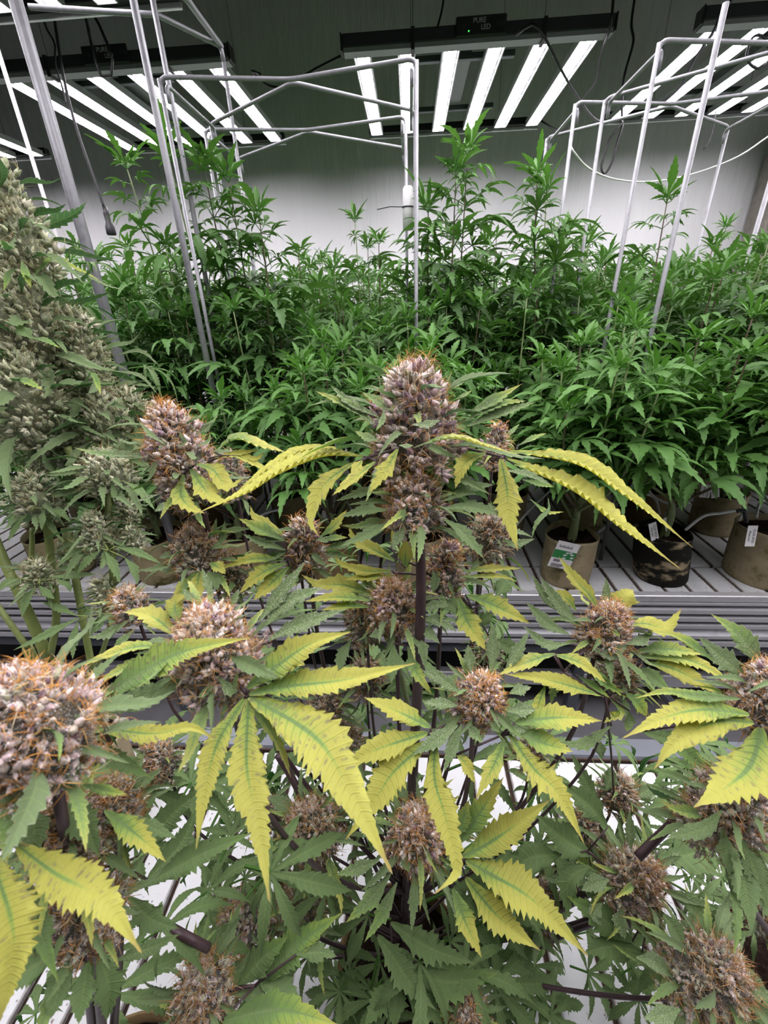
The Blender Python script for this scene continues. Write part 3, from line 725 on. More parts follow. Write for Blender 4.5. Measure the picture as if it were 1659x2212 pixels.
MB().tube([[0, 0, 0], [0, 0, g[2] - BZ]], .0066, 10).build('post', M['galv'], gr, True)
MB().tube(bent([g + [0, 0, -.04], g + [0, 0, .0], onZ((340, 32), g[2]), onZ((280, -4), g[2]) + [-.3, 0, 0]], .02) - Og, .0070, 10).build('top_arm', M['galv'], gr, True)
MB().tube(np.array([g, onZ((405, 0), g[2]), onZ((340, -60), g[2])]) - Og, .0085, 10).build('top_arm', M['galv'], gr, True)
p6 = onY((1642, 470), 2.1)
tag(MB().tube([[0, 0, 0], [0, 0, 1.33]], .0085, 10).build('steel_post', M['galv'], None, True, (p6[0], 2.1, BZ)), 'steel post at the right edge in front of the torn film corner', 'post')
p7 = onY((1655, 540), 2.3)
tag(MB().tube([[0, 0, 0], [0, 0, 1.15]], .016, 12).build('steel_pipe', M['galv'], None, True, (p7[0] + .03, 2.3, BZ)), 'thicker shiny pipe at the right edge behind the thin post', 'pipe')
# torn corner of the film: bare concrete pilaster
cpp = MB(); cpp.box((2.72, 4.02, 0), (2.97, 4.26, 2.44), .01); struct('trim_1', cpp, M['concrete'])
# plastic sleeve and cable tie on the middle posts
sp = onY((888, 447), 1.74)
sl = tag(MB().lathe([(.0, -.062), (.018, -.062), (.0185, .0), (.017, .055), (.013, .062), (0, .062)], 16).build('plastic_sleeve', M['white'], None, True, (-.004, 1.765, sp[2])), 'white plastic sleeve wrapped round the middle steel posts', 'sleeve')
t = MB(); t.tube([[.019 * math.cos(a), .019 * math.sin(a), .004] for a in np.linspace(0, 6.2, 20)], .0022, 5); t.tube([[-.018, -.01, .004], [-.06, -.03, .003], [-.105, -.035, -.004]], .0016, 5); t.build('cable_tie', M['cable'], sl)

# ------------------------------------------------------------------ cables and cords
def cable(name, pts, r, label, mat='cable', cat='cable', closed=False, k=40):
    P = spline(pts, k); o = P[0].copy(); m = MB(); m.tube(P - o, r, 6)
    return tag(m.build(name, M[mat], None, True, o), label, cat)
def pxs(L, y): return [onY((a, b), y) for a, b in L]
c = cable('power_cable', pxs([(108, -30), (122, 70), (138, 170), (160, 260), (190, 350), (215, 420), (226, 452)], 2.5), .006, 'thin black cable hanging down the left side to a plug', k=30)
pb = onY((227, 452), 2.5) - np.array(c.location)
m = MB(); m.lathe([(0, .01), (.012, .01), (.014, -.02), (.013, -.055), (.022, -.075), (.023, -.105), (.02, -.11), (0, -.11)], 14); m.v = [(a + pb[0], b + pb[1], d + pb[2]) for a, b, d in m.v]; m.build('plug', M['cable'], c, True)
cable('power_cable', [np.array([onY((170, -10), 2.45)[0], 2.45, 4.298])] + pxs([(178, 8), (190, 60), (203, 120), (212, 152), (222, 168), (236, 170), (244, 150), (240, 120), (222, 70), (196, 20)], 2.45), .006, 'loop of grey-black cable hanging in front of the left lamp panel')
cable('power_cable', pxs([(83, -20), (88, 20), (100, 60), (118, 95), (120, 140), (135, 190), (143, 225)], 2.5), .004, 'thin grey wire dropping past the far left lamp bar')
cable('power_cable', [onY((562, 160), 2.7), onY((545, 155), 2.8), onY((580, 185), 2.9), onY((620, 185), 2.9), onY((680, 150), 2.8), onY((735, 122), 2.7)], .006, 'black cable drooping between the left lamp and the middle lamp')
cable('power_cable', [onY((1115, 75), 2.55), onY((1150, 52), 2.5), onY((1176, 80), 2.5), onY((1212, 150), 2.6), onY((1245, 205), 2.8), onY((1290, 260), 3.2), onY((1345, 263), 3.5)], .006, 'black cable arching off the middle lamp down to the right lamp')
cable('power_cable', [onY((1327, -30), 2.6), onY((1318, 60), 2.6), onY((1298, 115), 2.8), onY((1288, 175), 3.0), onY((1262, 210), 3.2), onY((1242, 260), 3.4), onY((1210, 282), 3.6), onY((1175, 265), 3.7), onY((1160, 252), 3.75)], .006, 'wavy black cable hanging right of the middle lamp')
cable('power_cable', pxs([(1375, -30), (1364, 50), (1368, 90), (1352, 150), (1345, 190), (1343, 260)], 3.0), .006, 'thin wavy black cable left of the right lamp')
cable('power_cable', pxs([(1345, 265), (1318, 300), (1302, 345), (1300, 368), (1308, 374), (1322, 350), (1334, 305), (1341, 285), (1342, 262), (1300, 260)], 3.4), .007, 'loop of black cable hanging under the near edge of the right lamp')
cable('power_cable', pxs([(1600, -30), (1560, 30), (1540, 70), (1500, 130), (1475, 180), (1440, 215), (1405, 238), (1390, 258)], 2.4), .006, 'long black cable slanting across the right lamp bars')
ring = [(1638 + 24 * math.cos(a) * (1 + .1 * math.sin(3 * a)), 112 + 36 * math.sin(a)) for a in np.linspace(0, 12.2, 26)]
cable('coiled_cable', pxs(ring, 2.55), .005, 'coil of black cable hanging at the upper right edge', k=80)
cable('power_cable', pxs([(1548, 232), (1540, 280), (1530, 310), (1519, 322)], 3.7), .004, 'short black cable end dangling below the right lamp', k=12)
cable('power_cable', [onY((960, -20), 2.7), onY((955, 20), 2.7), onY((942, 70), 2.68)], .005, 'black cable rising from the middle lamp to the ceiling', k=14)
cd = [onY((1232, 315), 1.75), onY((1238, 326), 1.74), onY((1270, 362), 1.9), onY((1320, 385), 2.0), onY((1390, 393), 2.1), onY((1460, 385), 2.1), onY((1530, 365), 2.1), onY((1600, 335), 2.1), onY((1659, 295), 2.1), onY((1720, 255), 2.1)]
cable('white_cord', cd, .0028, 'white cord sagging in a long curve across the right side', 'white', 'cord')
tag(MB().tube([[0, 0, 0], [0, 0, .95]], .0042, 8).build('plant_stake', M['white'], None, True, tuple(onY((62, 320), 1.16) * [1, 1, 0] + [0, 0, 1.13])), 'slim white plastic stake standing left of the thick post', 'stake')

# ------------------------------------------------------------------ leafy plants on the rear benches
TAGF = lambda p, rz=0, rx=.35: Matrix.Translation(p) @ Matrix.Rotation(rz, 4, 'Z') @ Matrix.Rotation(rx, 4, 'X')
def plant_tag(px, y, z, w, h, label, lines, roll=0.0, yaw=0.0, txt=.011):
    p = onY(px, y); mw = Matrix.Translation(p) @ Matrix.Rotation(yaw, 4, 'Z') @ Matrix.Rotation(-.25, 4, 'X') @ Matrix.Rotation(roll, 4, 'Y')
    m = MB(); m.box((-w / 2, -.0006, -h / 2), (w / 2, .0006, h / 2), .0005); o = m.build('plant_tag', M['white'], None); o.matrix_world = mw; tag(o, label, 'tag')
    for k, (s, off) in enumerate(lines):
        text('lettering', s, txt, M['ink'], o, Matrix.Translation((off, -.0009, 0)) @ Matrix.Rotation(PI / 2, 4, 'X') @ Matrix.Rotation(-PI / 2, 4, 'Z'))
    return o
def at_px(px, y): return onY(px, y)[0]
FR = [  # front row: px of the pot centre line, y, height, spread, shoots, leaf size, label...
    ((1235, 1157), 1.205, .74, .20, 13, .118, 11, 'bright leafy plant in a beige pot with a green and white sticker', dict(pot='pot_beige', tone=.80, fork=.15, nodes=8, R=.080, Hh=.165, low=.36)),
    ((1440, 1190), 1.215, .68, .19, 10, .125, 12, 'leafy plant in a tilted beige pot black with mould', dict(pot='pot_black', tone=.72, fork=.15, nodes=8, low=.40, tilt=(-.16, .02), R=.080, Hh=.165)),
    ((1660, 1190), 1.215, .70, .20, 11, .130, 13, 'leafy plant in a wide beige pot at the right edge with a dated tag', dict(pot='pot_beige', tone=.68, fork=.15, nodes=8, low=.40, R=.098, Hh=.180, tilt=(-.06, 0))),
    ((345, 1170), 1.225, .56, .17, 8, .115, 14, 'leafy plant in a mossy pale pot behind the left flower spike', dict(pot='pot_moss', tone=.5, fork=.12, nodes=6, R=.095, Hh=.16, low=.45)),
    ((115, 1150), 1.235, .56, .18, 8, .115, 15, 'leafy plant in a mossy pot behind the pale green flowering plant', dict(pot='pot_moss', tone=.45, nodes=6, R=.09, Hh=.16, low=.5)),
    ((-120, 1150), 1.235, .62, .18, 8, .115, 16, 'leafy plant in a dark mossy pot at the left edge', dict(pot='pot_moss', tone=.45, nodes=6, R=.095, Hh=.17, low=.5)),
    ((720, 1180), 1.225, .70, .17, 9, .115, 17, 'leafy plant in a brown pot behind the middle flower bud', dict(pot='pot_brown', tone=.65, nodes=7, R=.082, Hh=.155, low=.6)),
    ((905, 1180), 1.225, .70, .19, 11, .120, 18, 'short bright leafy plant directly behind the main flower spike', dict(pot='pot_beige', tone=.78, nodes=8, R=.082, Hh=.16, low=.4)),
    ((520, 1180), 1.235, .56, .15, 8, .115, 19, 'leafy plant in a mossy pot left of the middle flower bud', dict(pot='pot_moss', tone=.55, nodes=6, R=.082, Hh=.155, low=.5)),
]
for (px, y, h, sprd, ns, ls, sd, lab, kw) in FR:
    veg_plant(at_px(px, y), y, h, sprd, ns, ls, sd, lab, **kw)
R2 = [(-1.62, .88), (-1.36, .95), (-1.08, .98), (-.80, .95), (-.50, .92), (-.20, .86), (.10, .90), (.38, .90), (.66, .96), (.92, .98), (1.20, 1.0), (1.48, 1.02), (1.75, 1.0)]
labs2 = {0: 'second-row leafy plant at the left edge, behind the tall pale green spikes', 1: 'second-row leafy plant behind the thick leaning post', 2: 'second-row leafy plant behind the hanging black plug',
         3: 'second-row leafy plant where the close pair of posts enters the leaves', 5: 'second-row leafy plant in the dip of the canopy left of the middle posts', 6: 'second-row leafy plant with the tallest shoot, rising right of the middle posts',
         7: 'second-row leafy plant between the tallest shoot and the sticker pot plant', 10: 'second-row leafy plant left of the wide beige pot plant', 11: 'second-row leafy plant behind the wide beige pot at the right edge', 12: 'last second-row leafy plant at the right end of the bench', 4: 'tall leafy plant with bare brown stems in the second row, left of the middle', 8: 'leafy plant in a brown pot in the second row behind the sticker pot', 9: 'leafy plant in a beige pot behind the mouldy black pot'}
for i, (x, h) in enumerate(R2):
    tp = None
    if i == 4: tp = [onY((365, 345), 1.62), onY((275, 365), 1.62), onY((440, 360), 1.65), onY((495, 395), 1.66), onY((560, 470), 1.6)]
    if i == 6: tp = [onY((1010, 335), 1.72), onY((985, 380), 1.70), onY((925, 460), 1.68)]
    if i == 8: tp = [onY((1160, 385), 1.72), onY((1180, 420), 1.7)]
    if i == 9: tp = [onY((1440, 440), 1.8)]
    veg_plant(x + rng.uniform(-.03, .03), 1.56 + rng.uniform(-.03, .03), h - .06, .18, 8, .125, 100 + i, labs2[i], 'second row leafy plants', pot=['pot_brown', 'pot_beige', 'pot_moss'][i % 3], tone=.36, nodes=7, low=.35, bare=.08, tops=tp)
for row, (y, hb, n, sp) in enumerate([(1.92, .99, 13, .29), (2.27, 1.03, 13, .31)]):
    for i in range(n):
        x = (i - n / 2 + .5) * sp * 1.06 + .12 + rng.uniform(-.04, .04)
        veg_plant(x, y + rng.uniform(-.03, .03), hb - .07 + rng.uniform(-.05, .08), .19, 8, .128, 200 + row * 40 + i, 'leafy plant deep in the canopy of the rear bench', 'rear bench canopy plants', pot=['pot_brown', 'pot_beige'][i % 2], tone=.34, nodes=6, low=.45, bare=.1)
for row, (y, hb, n, sp) in enumerate([(2.85, 1.02, 10, .46), (3.4, 1.03, 10, .5)]):
    for i in range(n):
        x = (i - n / 2 + .5) * sp * 1.02 + .05 + rng.uniform(-.05, .05)
        veg_plant(x, y + rng.uniform(-.05, .05), hb - .06 + rng.uniform(-.06, .10), .26, 8, .15, 300 + row * 40 + i, 'leafy plant standing on the back bench close to the white wall', 'back bench leafy plants', pot='pot_brown', tone=.38, nodes=5, low=.55, bare=.15)

# tags, tubes and stickers among the pots
plant_tag((1623, 1158), 1.12, 0, .030, .062, 'white dated plant tag in the wide beige pot at right', [('22.05.2025', .006), ('PhenoH', -.007)], .05, .1, .0095)
plant_tag((1412, 1148), 1.165, 0, .026, .056, 'white dated tag in the mouldy black pot', [('22.05.2025', .005), ('PhenoH', -.006)], -.25, .2, .009)
plant_tag((1440, 1132), 1.21, 0, .018, .046, 'narrow lilac-white tag beside the trunk in the mouldy pot', [('22.05.2025', 0)], -.3, .4, .007)
plant_tag((1524, 1061), 1.42, 0, .038, .046, 'white dated tag in the beige pot behind the mouldy one', [('22.05.2025', .008), ('PhenoH', -.006)], .12, .1, .009)
plant_tag((1545, 1062), 1.43, 0, .03, .044, 'second white tag with bold print in the beige pot behind', [('22.05.2025', .005), ('PhenoH', -.006)], -.15, .1, .010)
plant_tag((308, 1152), 1.19, 0, .018, .034, 'small white tag upright in the mossy pale pot', [('22.05', .0)], .1, 0, .010)
plant_tag((316, 1172), 1.17, 0, .018, .036, 'small white tag lying lower in the mossy pale pot', [('22.05.', .0)], -.5, 0, .010)
plant_tag((586, 1073), 1.45, 0, .014, .03, 'tiny white tag in a shaded pot left of the main flower', [('22.05.2025', 0)], -.4, 0, .006)
plant_tag((163, 1140), 1.19, 0, .03, .03, 'pale tag behind the green flower buds at left', [('22.05', 0)], -.4, .2, .010)
plant_tag((705, 1115), 1.3, 0, .03, .04, 'white tag with a green band in the brown pot', [('22.05', 0)], .1, .1, .008)
so = onY((1220, 1200), 1.112); sk = MB(); sk.box((-.034, -.0005, -.046), (.034, .0005, .046)); sk = sk.build('pot_sticker', M['white'], None)
sk.matrix_world = Matrix.Translation((so[0], 1.119, so[2] - .004)) @ Matrix.Rotation(.25, 4, 'Y'); tag(sk, 'white and green sticker with a barcode on the beige pot', 'sticker')
MB().box((-.034, -.0011, -.012), (.034, -.0006, .016)).build('green_band', M['green_print'], sk)
b = MB()
for i in range(12): b.box((-.024 + i * .0017, -.0011, -.026), (-.024 + i * .0017 + .0005 + .0006 * (i % 3 == 0), -.0006, -.016))
b.build('barcode', M['ink'], sk)
b = MB()
for i in range(7):
    x = -.026 + i * .006; b.tube(spline([[x, -.001, .026], [x + .002, -.001, .034 - .003 * (i % 2)], [x + .004, -.001, .026], [x + .006, -.001, .028]], 8), .0006, 4)
for i in range(4): b.box((-.026, -.0011, -.032 - i * .0034), (.016 - i * .004, -.0006, -.0335 - i * .0034))
b.build('lettering', M['ink'], sk)
b = MB()
for i in range(9):
    a = i * .7; cx0, cz0 = .014 + .012 * math.cos(a), -.004 + .016 * math.sin(a)
    b.add([(cx0 - .007, -.0013, cz0), (cx0, -.0013, cz0 - .003), (cx0 + .007, -.0013, cz0 + .002), (cx0, -.0013, cz0 + .004)], [(0, 1, 2, 3)])
b.build('leaf_print', M['tube'], sk)
def tube(pts, label, r=.0042): return cable('irrigation_tube', pts, r, label, 'tube', 'tube', k=28)
tube([onY((1480, 1145), 1.20), onY((1520, 1115), 1.19), onY((1560, 1108), 1.18), onY((1600, 1101), 1.17)], 'white tube arching from the mouldy pot to the right pot')
s_ = tube([onY((1660, 960), 1.5), onY((1618, 1000), 1.45), onY((1610, 1050), 1.40), onY((1605, 1100), 1.30), onY((1597, 1125), 1.25)], 'white tube dropping to a black dripper at the right pot')
m = MB(); q = onY((1608, 1104), 1.165) - np.array(s_.location); q2 = onY((1612, 1128), 1.16) - np.array(s_.location); m.tube([q + [-.02, 0, .0], q + [.0, 0, .002], q2], .006, 8); m.build('dripper', M['black'], s_)
tube([onY((1376, 960), 1.5), onY((1382, 1010), 1.45), onY((1405, 1065), 1.42), onY((1445, 1088), 1.4), onY((1490, 1086), 1.4)], 'white tube looping behind the mouldy pot')
tube([onY((1376, 1028), 1.45), onY((1360, 1060), 1.45), onY((1340, 1110), 1.4), onY((1292, 1150), 1.28)], 'straight white tube leading into the sticker pot')
tube([onY((1370, 1080), 1.45), onY((1390, 1068), 1.45), onY((1415, 1078), 1.45), onY((1425, 1112), 1.42)], 'white tube curl beside the brown pot on the right')
tube([onY((540, 1130), 1.25), onY((560, 1115), 1.25), onY((585, 1105), 1.28), onY((610, 1100), 1.3)], 'white tube arching over a shaded pot left of middle')
tube([onY((737, 1062), 1.45), onY((765, 1110), 1.38), onY((790, 1150), 1.3), onY((802, 1172), 1.25)], 'straight white tube slanting down left of the main flower')
tube([onY((320, 1120), 1.3), onY((330, 1105), 1.3), onY((345, 1115), 1.3), onY((355, 1135), 1.28)], 'white tube bow behind the mossy pale pot')
tube([onY((1100, 1155), 1.3), onY((1150, 1095), 1.35), onY((1200, 1050), 1.42)], 'white tube rising left of the sticker pot')
tube([onY((1659, 1072), 1.35), onY((1640, 1090), 1.3), onY((1633, 1120), 1.25)], 'white tube bending down at the right edge')
tag(MB().tube([[0, 0, 0], [0, 0, .19]], .010, 10).build('pvc_pipe', M['grey_plate'], None, True, tuple(onY((500, 1170), 1.36) * [1, 1, 0] + [0, 0, BZ])), 'grey pipe standing between shaded pots left of middle', 'pipe')
tag(MB().tube([[0, 0, 0], [0, 0, .2]], .010, 10).build('pvc_pipe', M['grey_plate'], None, True, tuple(onY((372, 1120), 1.36) * [1, 1, 0] + [0, 0, BZ])), 'grey pipe standing behind the mossy pale pot', 'pipe')
# ================================================================== FLOWERING PLANTS IN FRONT
def flower_root(px, z, label, pot, R, Hh, seed, xy=None, name='flowering_plant'):
    p = onZ(px, z) if xy is None else np.array([*xy, 0])
    root = empty(name, (p[0], p[1], BZ), label, 'plant'); pot_parts(root, R, Hh, M[pot], seed); return root
PL = {'c': flower_root((870, 2060), .84, 'large flowering plant in the middle with the tallest purple-orange flower spike', 'pot_brown', .075, .15, 31),
      'n': flower_root(None, 0, 'flowering plant at the lower left with a big blurred bud closest to the viewer', 'pot_brown', .075, .15, 32, (-.285, .085)),
      'e': flower_root(None, 0, 'flowering plant at the right edge with striped yellow leaves pointing left', 'pot_brown', .075, .15, 33, (.43, .22)),
      't': flower_root(None, 0, 'pale green flowering plant on the left with tall dense spikes and green stems', 'pot_beige', .075, .15, 34, (-.60, .46))}
TRUNK = {}
def stem(plant, pts, r0, r1, mat, name='branch', n=14, sides=9):
    o = np.array(PL[plant].location); S = spline(pts, n) - o; m = MB(); m.tube(S, np.linspace(r0, r1, n), sides)
    return m.build(name, M[mat], PL[plant], True)
# id, plant, px, py, depth, width px, length/width, profile, palette, auto leaves, tilt (x, y)
BUDS = '''M c 893 903 .300 232 .98 cone purple 16 0 0
M2 c 890 1088 .302 150 .78 round purple 16 0 0
K c 388 985 .335 145 1.52 round purple 14 -.12 0
A c 462 1408 .225 205 1.05 round purple 14 -.1 0
J c 428 1190 .360 118 .95 round brown 15 -.1 0
L c 505 1238 .385 78 1.1 round brown 12 0 0
L2 c 505 1030 .400 62 1.7 round brown 10 0 0
I c 658 1172 .370 98 1.15 cone purple 14 -.05 0
I2 c 648 1225 .385 62 1.0 round brown 9 0 0
O c 850 1308 .340 118 1.10 round purple 15 -.1 -.15
O2 c 782 1345 .360 85 1.2 round brown 12 -.2 -.1
P c 962 1230 .352 98 1.35 cone purple 12 .15 0
P2 c 1050 1165 .372 100 1.1 round brown 14 .2 0
P3 c 1070 965 .355 62 1.5 cone purple 8 .1 0
C c 1036 1508 .300 118 1.15 round purple 14 .1 -.2
D c 1308 1358 .335 118 1.05 round purple 14 .2 0
D2 c 1338 1462 .355 85 1.0 round brown 12 .2 0
B c 900 1800 .360 132 1.1 round purple 16 0 -.25
Q c 675 1790 .385 125 1.15 round brown 18 -.2 -.1
R c 640 1960 .430 120 1.1 round brown 18 -.15 -.1
S c 530 1985 .400 110 1.2 round brown 14 -.2 -.1
U c 345 1640 .340 80 1.15 round brown 12 -.2 0
V c 282 1312 .335 85 .95 round purple 12 -.25 0
W n 440 2150 .300 150 1.0 round brown 16 .1 -.1
X c 1010 2195 .390 95 1.0 round brown 16 0 -.1
F c 1366 1905 .400 135 1.15 round brown 20 .2 -.2
G c 1337 1715 .450 85 1.0 round brown 14 .2 0
G2 c 1262 1790 .455 80 1.1 round brown 14 .1 0
H c 1530 2105 .340 175 1.05 round brown 20 .2 -.2
Y c 1165 1955 .460 95 1.3 round brown 14 .1 0
Z e 1640 1960 .430 80 1.2 round brown 14 .1 0
E e 1655 1500 .270 135 1.25 round purple 14 .1 0
E2 e 1570 1750 .300 165 1.35 round brown 18 .1 0
N n 70 1570 .150 285 1.0 round purple 12 0 0
N4 n 150 1800 .190 150 1.25 round brown 12 .1 0
N2 n 175 1965 .200 165 1.25 round brown 14 .1 0
N3 n 250 1740 .210 110 1.2 round brown 12 .1 0
c1 c 705 1520 .420 80 1.0 round brown 14 0 0
c2 c 790 1465 .420 85 1.0 round brown 14 0 0
c3 c 745 1600 .440 90 1.0 round brown 14 0 0
c4 c 1150 1620 .420 75 1.0 round brown 12 0 0
c5 c 560 1760 .440 80 1.0 round brown 12 0 0
c6 c 1060 1410 .400 60 .9 round brown 10 0 0
T1 t 18 480 .480 165 1.35 cone green 20 0 0
T1b t 55 690 .500 175 1.15 round green 26 0 0
T3 t 60 860 .500 185 1.05 round green 28 0 0
T2 t 185 790 .540 125 1.75 cone green 22 .05 0
T2b t 225 905 .540 135 .75 round green 20 0 0
T9 t 285 885 .560 90 .9 round green 14 .1 0
T4 t 75 1070 .500 110 .85 round green 22 0 0
T5 t 228 1015 .500 125 .70 round green 20 0 0
T6 t 210 1145 .500 88 .85 cone green 18 0 0
T7 t 82 1240 .500 78 .80 cone green 16 0 0
T8 t 228 1290 .500 66 1.5 cone green 14 0 0
T10 t 275 1105 .520 48 1.0 round green 10 0 0
T11 t 150 1195 .550 60 .8 round green 10 0 0
T12 t 285 1160 .510 52 1.1 cone green 10 0 0
T13 t 120 960 .560 120 .8 round green 18 0 0'''
BI = {}
for q, ln in enumerate(BUDS.split('\n')):
    a = ln.split(); b = dict(pl=a[1], px=(float(a[2]), float(a[3])), d=float(a[4]), w=float(a[5]), ar=float(a[6]), prof=a[7], kind=a[8], ns=int(a[9]), tilt=(float(a[10]), float(a[11])), seed=500 + q)
    b['c'] = atd(b['px'], b['d']); b['W'] = b['w'] * b['d'] / FP; b['L'] = b['W'] * b['ar']; b['ax'] = nz([b['tilt'][0], b['tilt'][1], 1])
    BI[a[0]] = b
    b['o'] = make_bud(PL[b['pl']], b['c'], b['ax'], b['W'], b['L'], b['kind'], b['seed'], b['w'], int(b['ns'] * 1.5), b['prof'], .75 if b['kind'] == 'purple' else .6, .92 if b['kind'] != 'green' else 1.05)
# stems
cb = np.array(PL['c'].location) + [0, 0, .12]; Mb = BI['M']['c'] - [0, 0, BI['M']['L'] * .4]
ctr = [cb, cb + (Mb - cb) * .35 + [.004, .01, 0], atd((905, 1420), .335), atd((908, 1190), .312), Mb]
stem('c', ctr, .0065, .0034, 'stem_p', 'main_stem', 24, 10)
CT = spline(ctr, 60)
for k, b in BI.items():
    if b['pl'] != 'c' or k in ('M', 'M2'): continue
    e = b['c'] - b['ax'] * b['L'] * .4; zt = max(cb[2] + .01, cb[2] + .02 + .28 * (e[2] - cb[2] - .15))
    s = CT[int(np.argmin(abs(CT[:, 2] - zt)))]; m1 = s + (e - s) * [.6, .6, .30]; m2 = s + (e - s) * [.97, .97, .68]
    stem('c', [s, m1, m2, e], .0025 if b['w'] > 90 else .0016, .0019 if b['w'] > 90 else .0013, 'stem_p')
for pl, mat in (('n', 'stem_p'), ('e', 'stem_p')):
    base = np.array(PL[pl].location) + [0, 0, .12]
    for k, b in BI.items():
        if b['pl'] != pl: continue
        e = b['c'] - b['ax'] * b['L'] * .4; stem(pl, [base, base + (e - base) * [.33, .33, .36], base + (e - base) * [.7, .7, .7], e], .0038, .0022, mat, 'branch')
def px3(L): return [atd((a, b), d) for a, b, d in L]
tb = np.array(PL['t'].location) + [0, 0, .12]
for L, r0, r1 in [([(-60, 1030, .53), (0, 1190, .53), (50, 1300, .53), (105, 1425, .54)], .0042, .0068), ([(-80, 1200, .55), (0, 1315, .54), (60, 1400, .54)], .003, .0036),
                  ([(145, 965, .50), (172, 1030, .51), (178, 1060, .51)], .0042, .0042), ([(100, 1110, .51), (112, 1230, .52), (122, 1330, .53), (108, 1420, .54)], .0046, .0042),
                  ([(215, 890, .54), (222, 960, .53), (232, 1080, .52), (240, 1165, .51), (245, 1260, .51)], .0040, .0042), ([(140, 1140, .54), (165, 1260, .54), (185, 1370, .54), (200, 1450, .54)], .0048, .0040),
                  ([(245, 1260, .51), (235, 1360, .52), (210, 1440, .53)], .0026, .003), ([(285, 970, .56), (278, 1080, .56), (272, 1150, .55)], .0032, .0032), ([(70, 1140, .53), (68, 1200, .53), (60, 1260, .53)], .0028, .003),
                  ([(0, 440, .49), (30, 560, .5), (45, 720, .51), (80, 930, .51)], .005, .005), ([(185, 800, .55), (210, 890, .54), (220, 960, .54)], .004, .004)]:
    stem('t', px3(L), r0, r1, 'stem_g', 'stem')
for L in ([(105, 1425, .54)], [(60, 1400, .54)], [(200, 1450, .54)]):
    p = atd(L[0][:2], L[0][2]); stem('t', [p, p + (tb - p) * .5 + [0, 0, -.02], tb], .0062, .0075, 'stem_g', 'stem')
stem('c', px3([(335, 1985, .30), (400, 2022, .285), (450, 2048, .29)]), .0030, .0030, 'stem_p'); stem('c', px3([(1377, 1852, .36), (1425, 1805, .36), (1480, 1752, .35)]), .0038, .0034, 'stem_p')
stem('c', px3([(600, 1630, .40), (630, 1680, .40), (660, 1740, .395)]), .0036, .0032, 'stem_p'); stem('c', px3([(440, 1105, .345), (445, 1130, .35), (452, 1160, .36)]), .0026, .0026, 'stem_p')
stem('c', px3([(1290, 1915, .43), (1230, 1950, .44), (1150, 1985, .47), (1040, 2030, .55)]), .0042, .005, 'stem_p'); stem('c', px3([(1300, 1985, .45), (1230, 2012, .47), (1120, 2060, .52), (1000, 2090, .58)]), .0036, .004, 'stem_p')
stem('c', px3([(835, 1370, .36), (860, 1440, .40), (880, 1520, .45)]), .0030, .0032, 'stem_v'); stem('c', px3([(755, 2140, .5), (800, 2150, .52), (850, 2148, .54)]), .006, .006, 'stem_b')

